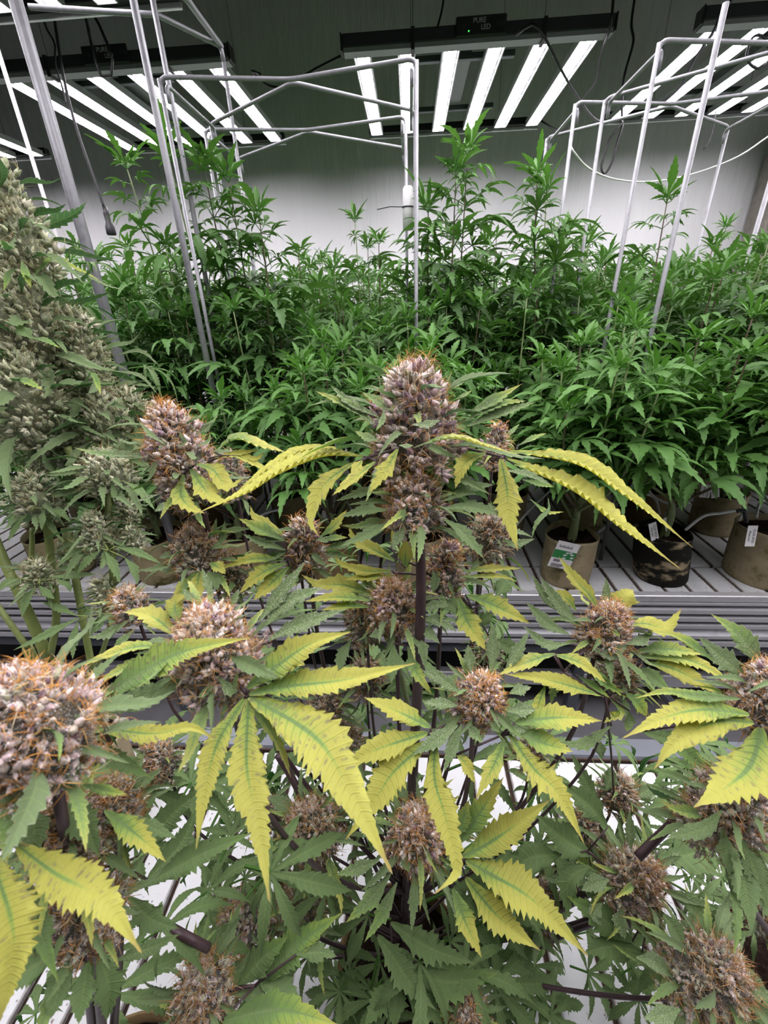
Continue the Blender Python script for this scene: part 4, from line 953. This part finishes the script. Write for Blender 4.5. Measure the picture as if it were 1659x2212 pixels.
# leaflets traced one by one: owner | yellow purple frost | width px | points ; optional d=depth scale at base,tip  n=face mix  f=fold  a letter pair X.y makes a fan leaf
LEAVES = '''A.a|.84 .7 .15|118|537,1504 681,1593 757,1711 846,1884|f=.15
A.a|.84 .6 .12|86|537,1508 533,1656 559,1783 582,1947|f=.15
A.a|.80 .7 .12|60|529,1508 470,1606 440,1720 424,1833|f=.2
A.a|.72 .4 .15|68|537,1500 622,1483 748,1468 896,1433|f=.35
A.a|.66 .7 .15|72|533,1487 601,1437 672,1390 757,1365|f=.3
A|.12 .1 1|48|558,1344 601,1289 660,1213
A|.15 .1 1|62|571,1352 622,1302 698,1268
A|.10 .1 1|58|580,1382 643,1352 748,1315
A|.1 0 1|24|462,1300 448,1262 436,1226
A|.1 0 1|24|495,1315 508,1292 516,1272
A|.1 0 1|24|425,1305 408,1288 396,1272
A|.82 .2 .35|64|387,1378 327,1331 268,1321
A|.7 .1 .4|55|385,1345 378,1305 402,1283
A|.72 .2 .3|42|360,1399 284,1399 158,1443
A|.5 .5 .5|45|370,1420 280,1440 200,1480
A|.3 .2 .9|34|470,1460 500,1490 515,1450|n=.2
A|.35 .1 .9|34|455,1470 445,1500 462,1480|n=.2
N.a|.50 .9 .2|80|200,1525 327,1441 411,1403 537,1378|d=1.25,1.35 f=.35
N.a|.12 .2 .5|60|205,1545 330,1500 425,1455|d=1.3,1.45
N.a|.72 .7 .1|46|190,1568 327,1585 411,1572 466,1597|d=1.2,1.3 f=.3
N.a|.28 .8 .3|44|175,1600 263,1648 325,1678|d=1.2,1.3
N.b|.92 .7 .05|92|36,1825 121,1888 220,1943 305,2057|d=1.0,.95 f=.15
N.b|.92 .6 .05|105|-25,1840 25,1990 25,2090 -10,2230|d=.92,.85 f=.1
N|.35 .2 .8|74|33,1655 33,1730 18,1804 14,1872|d=.95,.9
N|.2 .3 1.2|40|75,1655 130,1688 174,1706|d=1,1
N|.4 .1 .4|28|140,1655 175,1662 202,1674|d=1,1
N|.45 .1 .3|32|180,1695 230,1708 274,1716|d=1.1,1.1
N2.a|.62 .2 .1|50|225,1750 297,1804 358,1861|d=.95,.9
N2.a|.30 .1 .1|48|62,1900 84,2005 126,2122|d=.9,.85
N2.a|.15 .1 .1|62|300,1850 381,1750 440,1708|d=1.3,1.35
N2.a|.25 .1 .1|60|310,1915 436,1846 547,1798|d=1.3,1.35
N2.a|.15 .1 .1|60|318,1900 390,1825 426,1745|d=1.35,1.45
N2|.2 .1 .3|45|250,2075 320,2050 388,2018|d=1.2,1.25
W.a|.36 .1 .1|64|554,2131 645,2040 737,1973
W.a|.28 .1 .1|62|514,2131 572,2066 621,2024
W.a|.15 .1 .3|34|640,2062 690,2058 727,2066
W.a|.45 .1 .1|64|480,2205 610,2182 735,2216
W.a|.15 .1 .2|60|560,2120 610,2150 660,2195
X.a|.12 .1 .05|64|815,2020 850,2070 890,2130 940,2180
X.a|.26 .1 .05|74|880,2095 970,2122 1073,2104|f=.3
X.a|.22 .1 .05|50|847,2110 825,2156 788,2216
X.a|.18 .1 .05|54|851,2116 854,2160 850,2220
X.a|.12 .1 .05|66|862,2113 910,2156 955,2212
X.a|.10 .1 .05|58|843,1993 927,2048 1026,2082
B.a|.76 .2 .1|72|1000,1850 1042,1830 1100,1792 1187,1729
B.a|.55 .1 .1|52|995,1820 1035,1758 1087,1680
B.a|.82 .2 .1|92|1005,1858 1059,1889 1149,1943 1269,2064
B.a|.82 .2 .1|68|1005,1895 1059,1962 1110,2010 1166,2052
B.a|.6 .1 .1|52|977,1918 1006,1993 1040,2068
B.a|.45 .1 .2|36|985,1812 1000,1770 1013,1728
B|.35 .1 .5|50|845,1885 803,1940 748,1992
B|.35 .1 .5|42|858,1905 825,1975 788,2034
B|.28 .1 .7|40|820,1858 770,1877 726,1890
B|.2 .1 .6|32|894,1882 894,1945 889,2012
B|.3 .1 .8|30|872,1840 876,1862 884,1884
B|.2 .1 .9|50|828,1800 800,1785 760,1770
Q|.2 .1 .3|36|752,1772 700,1765 653,1766
Q|.4 .1 .5|30|670,1815 655,1835 648,1858
Q|.1 .1 .8|60|610,1825 580,1850 545,1875
Q|.1 .1 .8|50|640,1760 610,1740 580,1720
C.a|.72 .1 .1|58|931,1572 863,1539 788,1507
C.a|.84 .1 .05|64|924,1583 845,1608 783,1633 737,1668
C.a|.90 .1 .05|78|924,1602 852,1666 808,1731 748,1812
C.a|.88 .1 .05|64|939,1602 939,1684 960,1756 984,1850 982,1890 940,1930|f=.15
C.b|.82 .6 .08|64|1101,1586 1152,1659 1206,1713 1261,1820
C.b|.66 .4 .2|38|1090,1595 1069,1648 1028,1726
C.b|.48 .3 .1|58|1112,1576 1170,1604 1237,1623
C.b|.68 .4 .1|60|1112,1561 1206,1550 1299,1557
C.b|.95 .1 .05|30|986,1630 1004,1648 1026,1692
C|.08 0 1|38|1018,1455 1014,1425 1011,1392
C|.08 0 1|40|1060,1455 1065,1400 1061,1352
C|.08 0 .9|40|1090,1455 1116,1412 1142,1364
C|.12 0 .9|38|1000,1500 965,1475 933,1443
C|.12 0 .9|42|965,1482 940,1462 916,1450
C|.1 0 1|38|990,1525 950,1520 916,1518
C|.15 0 1|34|1100,1498 1125,1490 1147,1484
C|.1 0 1|40|1096,1536 1130,1534 1158,1532
C|.3 0 .9|34|1015,1560 1024,1582 1041,1604|n=.3
C|.3 0 .9|27|1054,1557 1066,1568 1079,1583
C|.15 .1 .9|50|990,1566 950,1594 893,1630
C|.2 .1 .7|42|998,1565 982,1601 959,1668
C|.15 0 1|37|1087,1561 1110,1574 1136,1580
D.k|.70 .2 .5|34|1200,1412 1150,1426 1076,1458|d=.93,.9
D.k|.72 .1 .2|38|1194,1413 1252,1432 1310,1475|d=.93,.92
D.k|.84 .2 .15|44|1300,1502 1184,1469 1090,1456|d=.93,.9
D.k|.70 .1 .1|27|1178,1480 1163,1525 1161,1572|d=.92,.9 n=.3
D|.85 .2 .15|40|1349,1348 1393,1347 1437,1354 1472,1316|f=.1
D|.84 .1 .1|54|1340,1322 1350,1290 1367,1274|f=.1
D|.78 .1 .15|36|1292,1318 1272,1284 1240,1250 1208,1203
D|.1 0 1|24|1309,1314 1310,1280 1309,1248
D|.8 .1 .15|30|1245,1320 1222,1292 1174,1276
D|.12 .1 .8|34|1238,1333 1184,1295 1148,1240
D|.12 .1 .9|44|1255,1353 1211,1311 1167,1246
D|.1 .1 .7|44|1230,1371 1184,1348 1136,1300
D|.1 .1 .7|40|1230,1390 1180,1392 1130,1352
D|.15 .3 1.2|34|1352,1392 1386,1383 1412,1360
D|.2 .4 1.2|44|1280,1402 1315,1412 1358,1393
D.r|.50 .5 .5|38|1370,1408 1437,1402 1527,1413|d=1,.97
D.r|.66 .4 .2|36|1376,1418 1470,1422 1538,1449 1604,1500|d=1,.95
D.r|.80 .2 .15|48|1390,1428 1464,1449 1563,1504|d=1,.94
D.r|.30 .2 .4|38|1373,1442 1403,1459 1448,1493|d=1,.96
D.r|.9 .1 .1|16|1450,1430 1480,1445 1517,1460|d=.99,.97
D|.30 .1 .9|36|1225,1450 1200,1480 1190,1520
G.x|.42 0 .0|28|1250,1421 1302,1472 1365,1512|d=.72,.70 f=.7
G.x|.40 0 .0|20|1244,1458 1280,1482 1318,1508|d=.72,.70 f=.7
G.x|.45 0 .0|40|1352,1498 1380,1520 1397,1548|d=.7,.7
G.x|.55 .3 .5|30|1316,1506 1336,1535 1305,1562|d=.71,.71 n=0
G.x|.3 .5 .8|27|1358,1535 1358,1560 1354,1580|d=.71,.71 n=0
G.x|.3 .9 .8|30|1320,1568 1262,1607 1196,1602|d=.71,.72 n=.1
E|.35 .2 .8|62|1648,1445 1599,1375 1537,1327
E|.12 .1 .8|68|1615,1468 1555,1418 1510,1376
E|.2 .1 .9|26|1640,1482 1632,1450 1629,1416
E|.48 .1 .3|34|1560,1440 1470,1378 1405,1364|d=1.1,1.1
E.a|.48 .3 .4|28|1600,1510 1504,1503 1437,1494 1372,1508
E.a|.72 .7 .15|64|1619,1543 1521,1533 1437,1550 1346,1594
E.a|.84 .7 .15|72|1628,1560 1538,1560 1454,1610 1414,1660
E.a|.74 .6 .1|95|1645,1570 1622,1650 1570,1700 1500,1743|f=.15
E.a|.35 .1 .0|54|1386,1580 1470,1614 1550,1693|d=1.25,1.25
E2|.15 .1 .4|50|1560,1750 1520,1790 1440,1810
E2|.12 .1 .3|64|1600,1810 1630,1880 1659,1960
E2|.14 .1 .3|50|1560,1790 1570,1840 1575,1890
E2|.55 .1 .1|14|1520,1700 1580,1740 1614,1830
E2|.10 .1 .2|44|1500,1790 1470,1750 1430,1745|d=1.1,1.15
F|.10 0 .8|32|1362,1840 1361,1800 1360,1750
F|.12 0 .9|42|1316,1900 1290,1908 1256,1923
F|.14 .1 .3|40|1296,1888 1250,1882 1191,1894
F.a|.26 .1 .05|64|1366,2034 1294,1980 1225,1936|f=.25
F.a|.14 .1 .05|58|1387,2058 1323,2045 1262,2058
F.a|.08 .1 .05|64|1421,1853 1475,1850 1542,1830
F.a|.12 .1 .05|60|1442,1925 1493,1954 1565,2030 1614,2116
F.b|.10 .1 .05|70|1280,1848 1222,1817 1158,1760
F.b|.06 .1 .05|64|1210,1846 1149,1853 1090,1884
F.b|.06 .1 .05|60|1312,1788 1276,1745 1209,1688
F.b|.10 .1 .05|50|1276,1870 1230,1900 1225,1980
F|.12 0 .9|40|1415,1870 1440,1850 1468,1840
F|.14 0 .9|40|1400,1960 1415,1990 1420,2010
F|.12 0 .9|40|1345,1960 1340,1995 1350,2030
F|.16 0 .9|36|1300,1950 1285,1975 1300,2000
G|.08 .05 .3|42|1296,1738 1272,1700 1234,1627
G|.08 0 .6|44|1310,1708 1318,1680 1320,1655
G|.08 0 .8|34|1366,1705 1372,1690 1375,1670
G|.08 0 .8|38|1374,1722 1395,1710 1413,1694
G|.34 0 .05|50|1400,1745 1440,1745 1473,1762
G|.08 0 .5|34|1300,1640 1296,1620 1282,1590|d=1,1
H|.12 .1 .3|54|1432,1975 1455,2005 1478,2044
H|.14 0 1|50|1374,2068 1415,2080 1460,2110
H|.14 0 .9|54|1590,2106 1625,2125 1662,2155
H|.12 0 .9|50|1470,2180 1430,2195 1390,2200
H|.12 0 .9|44|1560,2050 1575,2020 1570,1990
H|.12 0 .9|40|1500,2050 1480,2010 1490,1980
M.r|1.0 .35 .1|74|1094,992 1240,1058 1348,1142 1468,1228|d=1,.93 n=.12 f=.5
M.r|1.0 .30 .1|56|1100,976 1240,997 1341,1060 1495,1182|d=1.0,.95 n=.12 f=.5
M.r|.95 .5 .1|60|1081,990 1095,1058 1099,1113 1118,1189|d=.97,.93 f=.1
M.r|.84 .4 .15|40|1050,978 1005,1000 983,1055|d=.96,.94
M.r|.9 .2 .2|26|1110,1003 1230,1050 1270,1075|d=1.03,1.0 n=.1
M|.66 .7 .7|44|893,968 975,948 1050,965 1125,985|d=.86,.86 n=.15 f=.5
M|.3 .9 1.3|40|862,962 878,966 893,962|d=.86,.86 n=.1
M.l|1.0 .3 .1|66|790,988 701,986 605,1022 532,1065 414,1114|d=.98,.9 n=.14 f=.5
M.l|1.0 .3 .1|40|775,984 677,972 590,1006 480,1092|d=1.02,.95 n=.1 f=.5
M.l|.95 .5 .1|44|763,1000 713,1034 684,1071 672,1124 688,1159|d=.97,.92 f=.15
M.l|.90 .6 .2|36|812,996 773,1027 718,1070|d=.92,.9 n=.3
M.l|.92 .6 .1|40|860,968 836,1010 797,1065|d=.88,.86 f=.2
M.l|.95 .3 .1|28|783,994 772,1008 758,1024|d=.93,.92
M|.45 .7 .9|40|811,918 760,882 682,845|f=.5
M|.25 .8 1|36|819,901 760,874 714,832|f=.5
M|.30 .6 1.1|40|870,893 828,874 782,847|f=.4
M|.1 .2 1.2|18|853,846 843,828 835,809
M|.3 .2 1.1|24|965,842 992,828 1011,811
M|.4 .2 1|14|985,862 1000,855 1019,844
M|.45 .4 .7|38|1001,899 1060,870 1126,830|f=.5
M|.40 .3 .7|38|1005,909 1073,876 1135,866|f=.5
M|.28 .3 1|44|1009,921 1085,893 1156,869|f=.5
M|.3 .4 1.1|20|830,884 826,908 812,931|d=.85,.84
M|.2 .4 1.3|30|890,917 920,918 952,907|d=.84,.84
M|.35 .2 1|28|822,952 795,946 767,931
M2|.22 0 .8|30|868,1008 860,1030 844,1049
M2|.22 0 .8|30|891,1014 888,1035 877,1057
M2|.25 0 .8|30|916,1003 914,1030 907,1062
M2|.22 0 .8|30|950,1010 945,1045 937,1078
M2|.06 0 .5|38|836,1055 785,1065 725,1082
M2|.06 0 .4|48|838,1102 790,1104 737,1116
M2|.10 0 .4|42|853,1123 793,1155 735,1180
M2|.06 0 .5|48|960,1082 1022,1055 1066,1047
M2|.06 0 .4|50|960,1097 1022,1097 1083,1111
M2|.16 0 .4|44|956,1119 1000,1152 1045,1206
M2|.15 .3 1|38|874,1138 862,1160 848,1184
M2|.15 .3 1|34|900,1135 900,1155 893,1178
P3|.15 .1 1|26|1085,1015 1140,1025 1192,1048
P3|.3 0 .7|16|1090,950 1108,930 1122,916
P3|.4 0 .5|18|1120,962 1155,945 1180,936
P2|.35 0 .2|16|1128,1036 1165,1045 1197,1052
P2|.18 0 .2|12|1184,1075 1184,1098 1160,1130 1148,1164
P2|.5 0 .2|13|1145,1078 1180,1105 1218,1106
P2|.1 0 .8|24|1088,1178 1120,1174 1155,1164
P2|.1 0 .8|20|1090,1150 1120,1150 1150,1160
P2|.15 0 .6|30|1055,1085 1068,1110 1062,1130
K|.30 .7 1|34|330,985 260,984 205,979 161,967|f=.5
K.a|.60 .4 .7|42|464,977 510,950 566,965 622,979|n=.15 f=.5
K.a|.90 .3 .2|32|453,990 510,986 562,1008 592,1007|n=.15 f=.4
K.a|.9 .1 .2|16|474,986 521,978 560,973
K.a|.9 .1 .1|15|520,985 552,991 570,977
K.b|.84 .5 .15|46|424,1002 460,1015 490,1049 526,1034|f=.25
K.b|.72 .5 .15|50|411,1011 431,1042 458,1074 492,1087
K.b|.62 .4 .15|42|397,1024 390,1065 408,1094 442,1109
K|.05 0 .5|18|340,983 331,1017 319,1040
K|.1 .3 1.2|16|345,1067 318,1076 293,1084
K|.1 .1 1|28|368,1083 352,1095 334,1105
K|.3 .2 1|18|358,961 325,938 300,909|d=.9,.9
K|.2 .2 1|16|385,965 398,955 386,932|d=.86,.85
K|.35 .2 1|16|426,963 449,954 454,936|d=.88,.88
K|.1 .1 1|24|431,936 445,925 458,913|d=.92,.92
J|.1 .1 1|24|378,1208 360,1200 343,1206
J|.1 .2 1|18|396,1234 365,1234 338,1228
J.a|.60 .3 .2|44|431,1230 404,1268 362,1322
J.a|.80 .2 .15|38|433,1230 427,1262 426,1304
J.a|.10 .1 .2|34|447,1236 462,1252 470,1275
J|.08 0 .5|20|453,1173 462,1145 468,1119
J|.12 0 .5|22|465,1155 503,1146 548,1141
J|.68 .1 .2|30|453,1216 472,1226 487,1240
J|.12 0 .6|26|460,1180 480,1165 486,1125
I.a|.82 .1 .2|28|619,1160 576,1133 550,1115 541,1093
I.a|.48 .1 .2|34|614,1167 564,1143 516,1120
I.a|.16 .1 .3|30|617,1189 564,1172 525,1154
I.a|.68 .1 .1|31|614,1210 544,1208 474,1229
I.a|.68 .1 .1|40|619,1216 564,1239 517,1282
I.a|.68 .1 .1|44|624,1224 585,1261 547,1297
I.a|.45 .1 .1|34|645,1232 630,1255 612,1275
I|.58 .1 .2|28|691,1160 720,1138 749,1102
I|.48 .1 .4|24|695,1168 720,1163 751,1161
I|.16 .1 .4|28|697,1186 730,1180 771,1176
I|.1 .1 .7|22|700,1198 725,1200 752,1202
I|.15 0 .8|17|667,1138 668,1120 667,1102
O.a|.72 .1 .15|46|812,1286 743,1264 690,1262 652,1242
O.a|.66 .1 .1|34|799,1297 733,1290 658,1299
O.a|.60 .1 .1|25|799,1311 746,1309 694,1318
O|.08 0 .8|26|805,1275 795,1262 782,1248
O|.08 0 .8|24|825,1280 820,1262 811,1244
O|.08 0 1|30|885,1286 900,1265 914,1247
O|.1 0 1|34|908,1319 940,1308 970,1308
O|.1 0 1|40|905,1337 945,1342 987,1364
O|.1 0 .9|34|898,1353 925,1368 950,1390
O|.15 0 1|31|832,1363 815,1370 797,1375
O|.12 0 .5|34|882,1373 910,1398 919,1445
O.b|.46 0 .2|30|880,1395 898,1448 933,1500
O.b|.12 0 .2|34|850,1390 850,1430 845,1475
O2|.1 0 .5|36|760,1380 738,1420 733,1462
O2|.3 0 .4|26|745,1370 725,1378 700,1385
P.a|.84 .1 .15|40|854,1213 812,1190 770,1168 753,1138
P.a|.70 .1 .1|36|875,1226 876,1195 875,1164
P.a|.95 .1 .05|11|845,1180 850,1150 848,1125
P.b|.92 .1 .05|29|846,1233 786,1233 735,1216 726,1196
P.b|.74 .1 .1|25|857,1243 799,1246 740,1252
P|.78 .1 .4|25|998,1234 1064,1228 1126,1228
P|.66 .1 .4|21|991,1246 1074,1245 1119,1257
P.c|.66 .1 .1|58|989,1290 1011,1345 1049,1404
P.c|.62 .1 .1|52|1006,1285 1064,1306 1146,1347
P.c|.30 .1 .2|40|952,1294 975,1308 1000,1330
P|.2 0 .8|30|935,1233 940,1255 935,1281|d=.93,.92
P.c|.12 0 .1|34|1031,1352 1048,1338 1066,1323|d=1.05,1.05
P.c|.12 0 .05|40|1071,1288 1085,1270 1098,1245|d=1.1,1.15
P.c|.14 0 .1|40|1060,1380 1100,1400 1140,1430|d=1.1,1.1
V|.15 .7 .8|34|280,1340 230,1370 190,1377
V|.3 .1 .4|26|290,1360 265,1385 240,1420
T3|.5 0 .1|20|66,605 111,561 161,578 218,606|d=.95,1
T3|.4 0 0|24|46,562 55,590 67,622|d=.9,.88
T3|.35 0 0|18|40,578 20,592 8,628|d=.9,.88
T3|.3 0 .3|16|70,535 125,522 190,545
T3|.42 0 .1|26|30,815 60,825 92,842|d=.9,.86
T3|.3 0 .05|40|75,735 52,718 35,695|d=.9,.9
T3|.35 0 .1|22|60,730 95,735 130,752|d=.9,.9
T2|.42 0 0|20|185,798 205,815 218,852|d=.88,.86
T2|.1 .2 .9|20|240,770 300,760 345,790
T2|.1 .2 .8|18|240,800 300,812 340,850
T2|.1 .2 .9|18|205,745 235,735 258,725
T2|.1 .2 .9|16|160,735 135,722 112,712
T1|.1 .2 .8|18|40,440 58,432 76,430
T1|.05 .3 .5|16|55,478 90,490 125,515
T1|.1 .2 .5|10|30,380 34,400 28,418
T4.a|.12 0 .1|26|100,1098 130,1108 153,1128
T4.a|.12 0 .2|20|97,1098 92,1118 90,1146
T4.a|.1 0 .1|26|60,1110 40,1130 18,1170
T4.a|.1 0 .1|22|40,1085 20,1100 0,1110
T6.a|.10 0 .05|30|220,1186 190,1212 164,1242
T6.a|.12 0 .05|30|226,1190 245,1222 260,1260
T6.a|.12 0 .05|28|270,1205 290,1230 298,1264
T6.a|.1 0 .05|26|250,1180 300,1195 348,1217
T6.a|.10 0 .05|26|205,1182 160,1195 120,1225
T5.a|.1 0 .1|18|240,1040 247,1062 247,1086
T5.a|.1 0 .1|26|270,1040 300,1060 335,1102
T7.a|.08 0 .05|26|78,1265 58,1295 46,1335
T7.a|.08 0 .05|22|85,1265 105,1285 118,1294
T7.a|.08 0 .05|28|110,1245 140,1245 210,1240
T7.a|.08 0 .05|24|120,1250 145,1262 153,1280
T7.a|.08 0 .05|26|40,1250 15,1260 -15,1285
T8.a|.10 0 .05|36|172,1334 105,1370 30,1404
T8.a|.10 0 .05|28|168,1342 160,1380 157,1424
T8.a|.08 0 .05|26|165,1330 130,1315 90,1300
T8.a|.08 0 .05|24|178,1330 190,1318 185,1310
T8.a|.10 0 .05|30|226,1325 212,1350 196,1372
T8.a|.10 0 .05|24|240,1325 245,1345 240,1360
T9.a|.14 0 .1|24|290,915 300,935 300,955
T2b.a|.14 0 .1|24|200,915 170,900 150,925
T2b.a|.12 0 .1|24|130,865 150,885 142,905
N2.c|.15 .1 .1|54|275,1935 325,1985 385,2005|d=1.28,1.3
E2|.10 .1 .2|56|1590,1830 1610,1920 1625,2010
E2|.10 .1 .2|50|1630,1830 1655,1920 1670,2010
N2.b|.12 .1 .05|70|130,2060 70,2090 10,2150|d=.95,.9
N2.b|.15 .1 .1|64|160,2070 130,2130 110,2200|d=.95,.9
N2.b|.10 .1 .05|60|210,2060 235,2130 230,2205|d=1,.98
N2.b|.10 .1 .05|56|190,2075 180,2140 170,2212|d=.95,.9
N.c|.12 .1 .1|60|110,1730 180,1780 215,1850|d=1.2,1.2
N.c|.10 .1 .3|54|60,1740 75,1800 60,1870|d=1.15,1.1
N3|.1 .1 .3|44|280,1760 330,1790 380,1810
N3|.12 .1 .3|40|270,1700 310,1690 350,1660'''
FANG = {}
for q, ln in enumerate(LEAVES.split('\n')):
    f = ln.split('|'); own = f[0]; bid = own.split('.')[0]; b = BI[bid]; ye, pu, fr = map(float, f[1].split()); wpx = float(f[2])
    pts = np.array([list(map(float, p.split(','))) for p in f[3].split()]); opt = dict(z.split('=') for z in f[4].split()) if len(f) > 4 else {}
    seg = np.concatenate([[0], np.cumsum(np.linalg.norm(np.diff(pts, axis=0), axis=1))]); tot = seg[-1]; dv = pts[-1] - pts[0]
    d0 = b['d']
    if 'd' in opt: k0, k1 = map(float, opt['d'].split(',')); dd0, dd1 = d0 * k0, d0 * k1
    else:
        ny = dv[1] / (np.linalg.norm(dv) + 1e-6); l3 = tot * d0 / FP
        near = b['W'] * .30 * (1 if pts[0][1] > b['px'][1] - .1 * b['w'] else -.4)     # leaves start on the bud's front or back
        dd0 = d0 - near; dd1 = dd0 - l3 * (.34 * ny if ny > 0 else .22 * ny)
    ds = dd0 + (dd1 - dd0) * seg / tot
    P = np.array([atd(p, d) for p, d in zip(pts, ds)])
    mixf = float(opt.get('n', .5)); tc = np.array([nz(CAMP - p) for p in spline(P, 3)]).mean(0)
    N = nz((1 - mixf) * np.array([0, 0, 1.]) + mixf * tc + .08 * rng.standard_normal(3))
    l3 = np.linalg.norm(np.diff(spline(P, 20), axis=0), axis=1).sum(); teeth = int(np.clip(tot / 15.5, 8, 24)) if tot > 60 else 8
    w3 = wpx * ds.mean() / FP * (.76 if b['pl'] == 't' else 1) * (.78 if '.' not in own and fr >= .3 else 1)
    if l3 < .03: w3 *= 1.05
    V, F, C = leaflet_arrays(P, w3 * 1.04, N, teeth, float(opt.get('f', .28)), .055 if float(opt.get('f', .28)) < .5 else .11, 900 + q, 4 if wpx > 30 else 3, .62 if tot > 220 else .74)
    org = np.array(PL[b['pl']].location); fan = '.' in own
    if fan:
        if own not in FANG: FANG[own] = []
        FANG[own].append((V - org, F, C, P[0], (min(1, ye * 1.0), pu, fr, 1)))
    else:
        o = link('sugar_leaf', mesh_np('sugar_leaf', V - org, F, None, C), M['leaf'], b['o']); o.color = (ye, pu, fr, 1)
for own, L in FANG.items():
    b = BI[own.split('.')[0]]; org = np.array(PL[b['pl']].location); mat = 'stem_g' if b['kind'] == 'green' else 'stem_p'
    cen = np.mean([x[3] for x in L], 0); root = b['c'] - b['ax'] * b['L'] * .3; m = MB()
    m.tube(spline([root, (root + cen) / 2 + [0, 0, .004], cen], 8) - org, .0010, 6)
    for x in L: m.tube(np.array([cen, x[3]]) - org + 1e-5, .0008, 5)
    fo = m.build('fan_leaf', M[mat], PL[b['pl']], True)
    for V, F, C, p, col in L:
        o = link('leaflet', mesh_np('leaflet', V, F, None, C), M['leaf'], fo); o.color = col
# darker fan leaves filling the lower part of the plants
rr = np.random.default_rng(77)
def fill(plant, n, x0, x1, y0, y1, d0, d1, s0, s1, tone):
    org = np.array(PL[plant].location)
    for i in range(n):
        px = (rr.uniform(x0, x1), rr.uniform(y0, y1)); d = rr.uniform(d0, d1); p = atd(px, d)
        if p[2] < BZ + .06: p = p + (CAMP - p) * .12
        out = p[:2] - org[:2]; a = math.atan2(out[1], out[0]) + rr.uniform(-.9, .9); el = rr.uniform(-.5, .25)
        D = np.array([math.cos(a) * math.cos(el), math.sin(a) * math.cos(el), math.sin(el)])
        place('fan_leaf', FAN[rr.integers(6)], PL[plant], p - org, D, np.array([rr.uniform(-.3, .3) + .3 * D[0], rr.uniform(-.3, .3) + .3 * D[1] - .15, 1]), rr.uniform(s0, s1), (max(0, tone + rr.uniform(-.08, .1)), .05, rr.uniform(0, .12), 1))
fill('c', 70, 480, 1150, 1420, 2230, .43, .58, .06, .10, .10)
fill('c', 26, 740, 1060, 1840, 2180, .40, .50, .05, .085, .12)
fill('c', 16, 560, 1150, 1180, 1420, .40, .47, .04, .06, .10)
fill('c', 16, 1120, 1500, 1560, 2150, .46, .56, .05, .08, .06)
fill('n', 44, -20, 540, 1660, 2240, .27, .46, .05, .085, .10)
fill('e', 22, 1400, 1700, 1650, 2200, .40, .55, .05, .085, .06)
fill('t', 22, -60, 330, 560, 1180, .55, .62, .05, .07, .04)

# lettering becomes plain mesh
dg = bpy.context.evaluated_depsgraph_get()
for o in [o for o in bpy.data.objects if o.type == 'FONT']:
    me = bpy.data.meshes.new_from_object(o.evaluated_get(dg)); me.name = 'lettering'
    p = o.parent; mb = o.matrix_basis.copy(); bpy.data.objects.remove(o); n = link('lettering', me, None, p, None, mb)
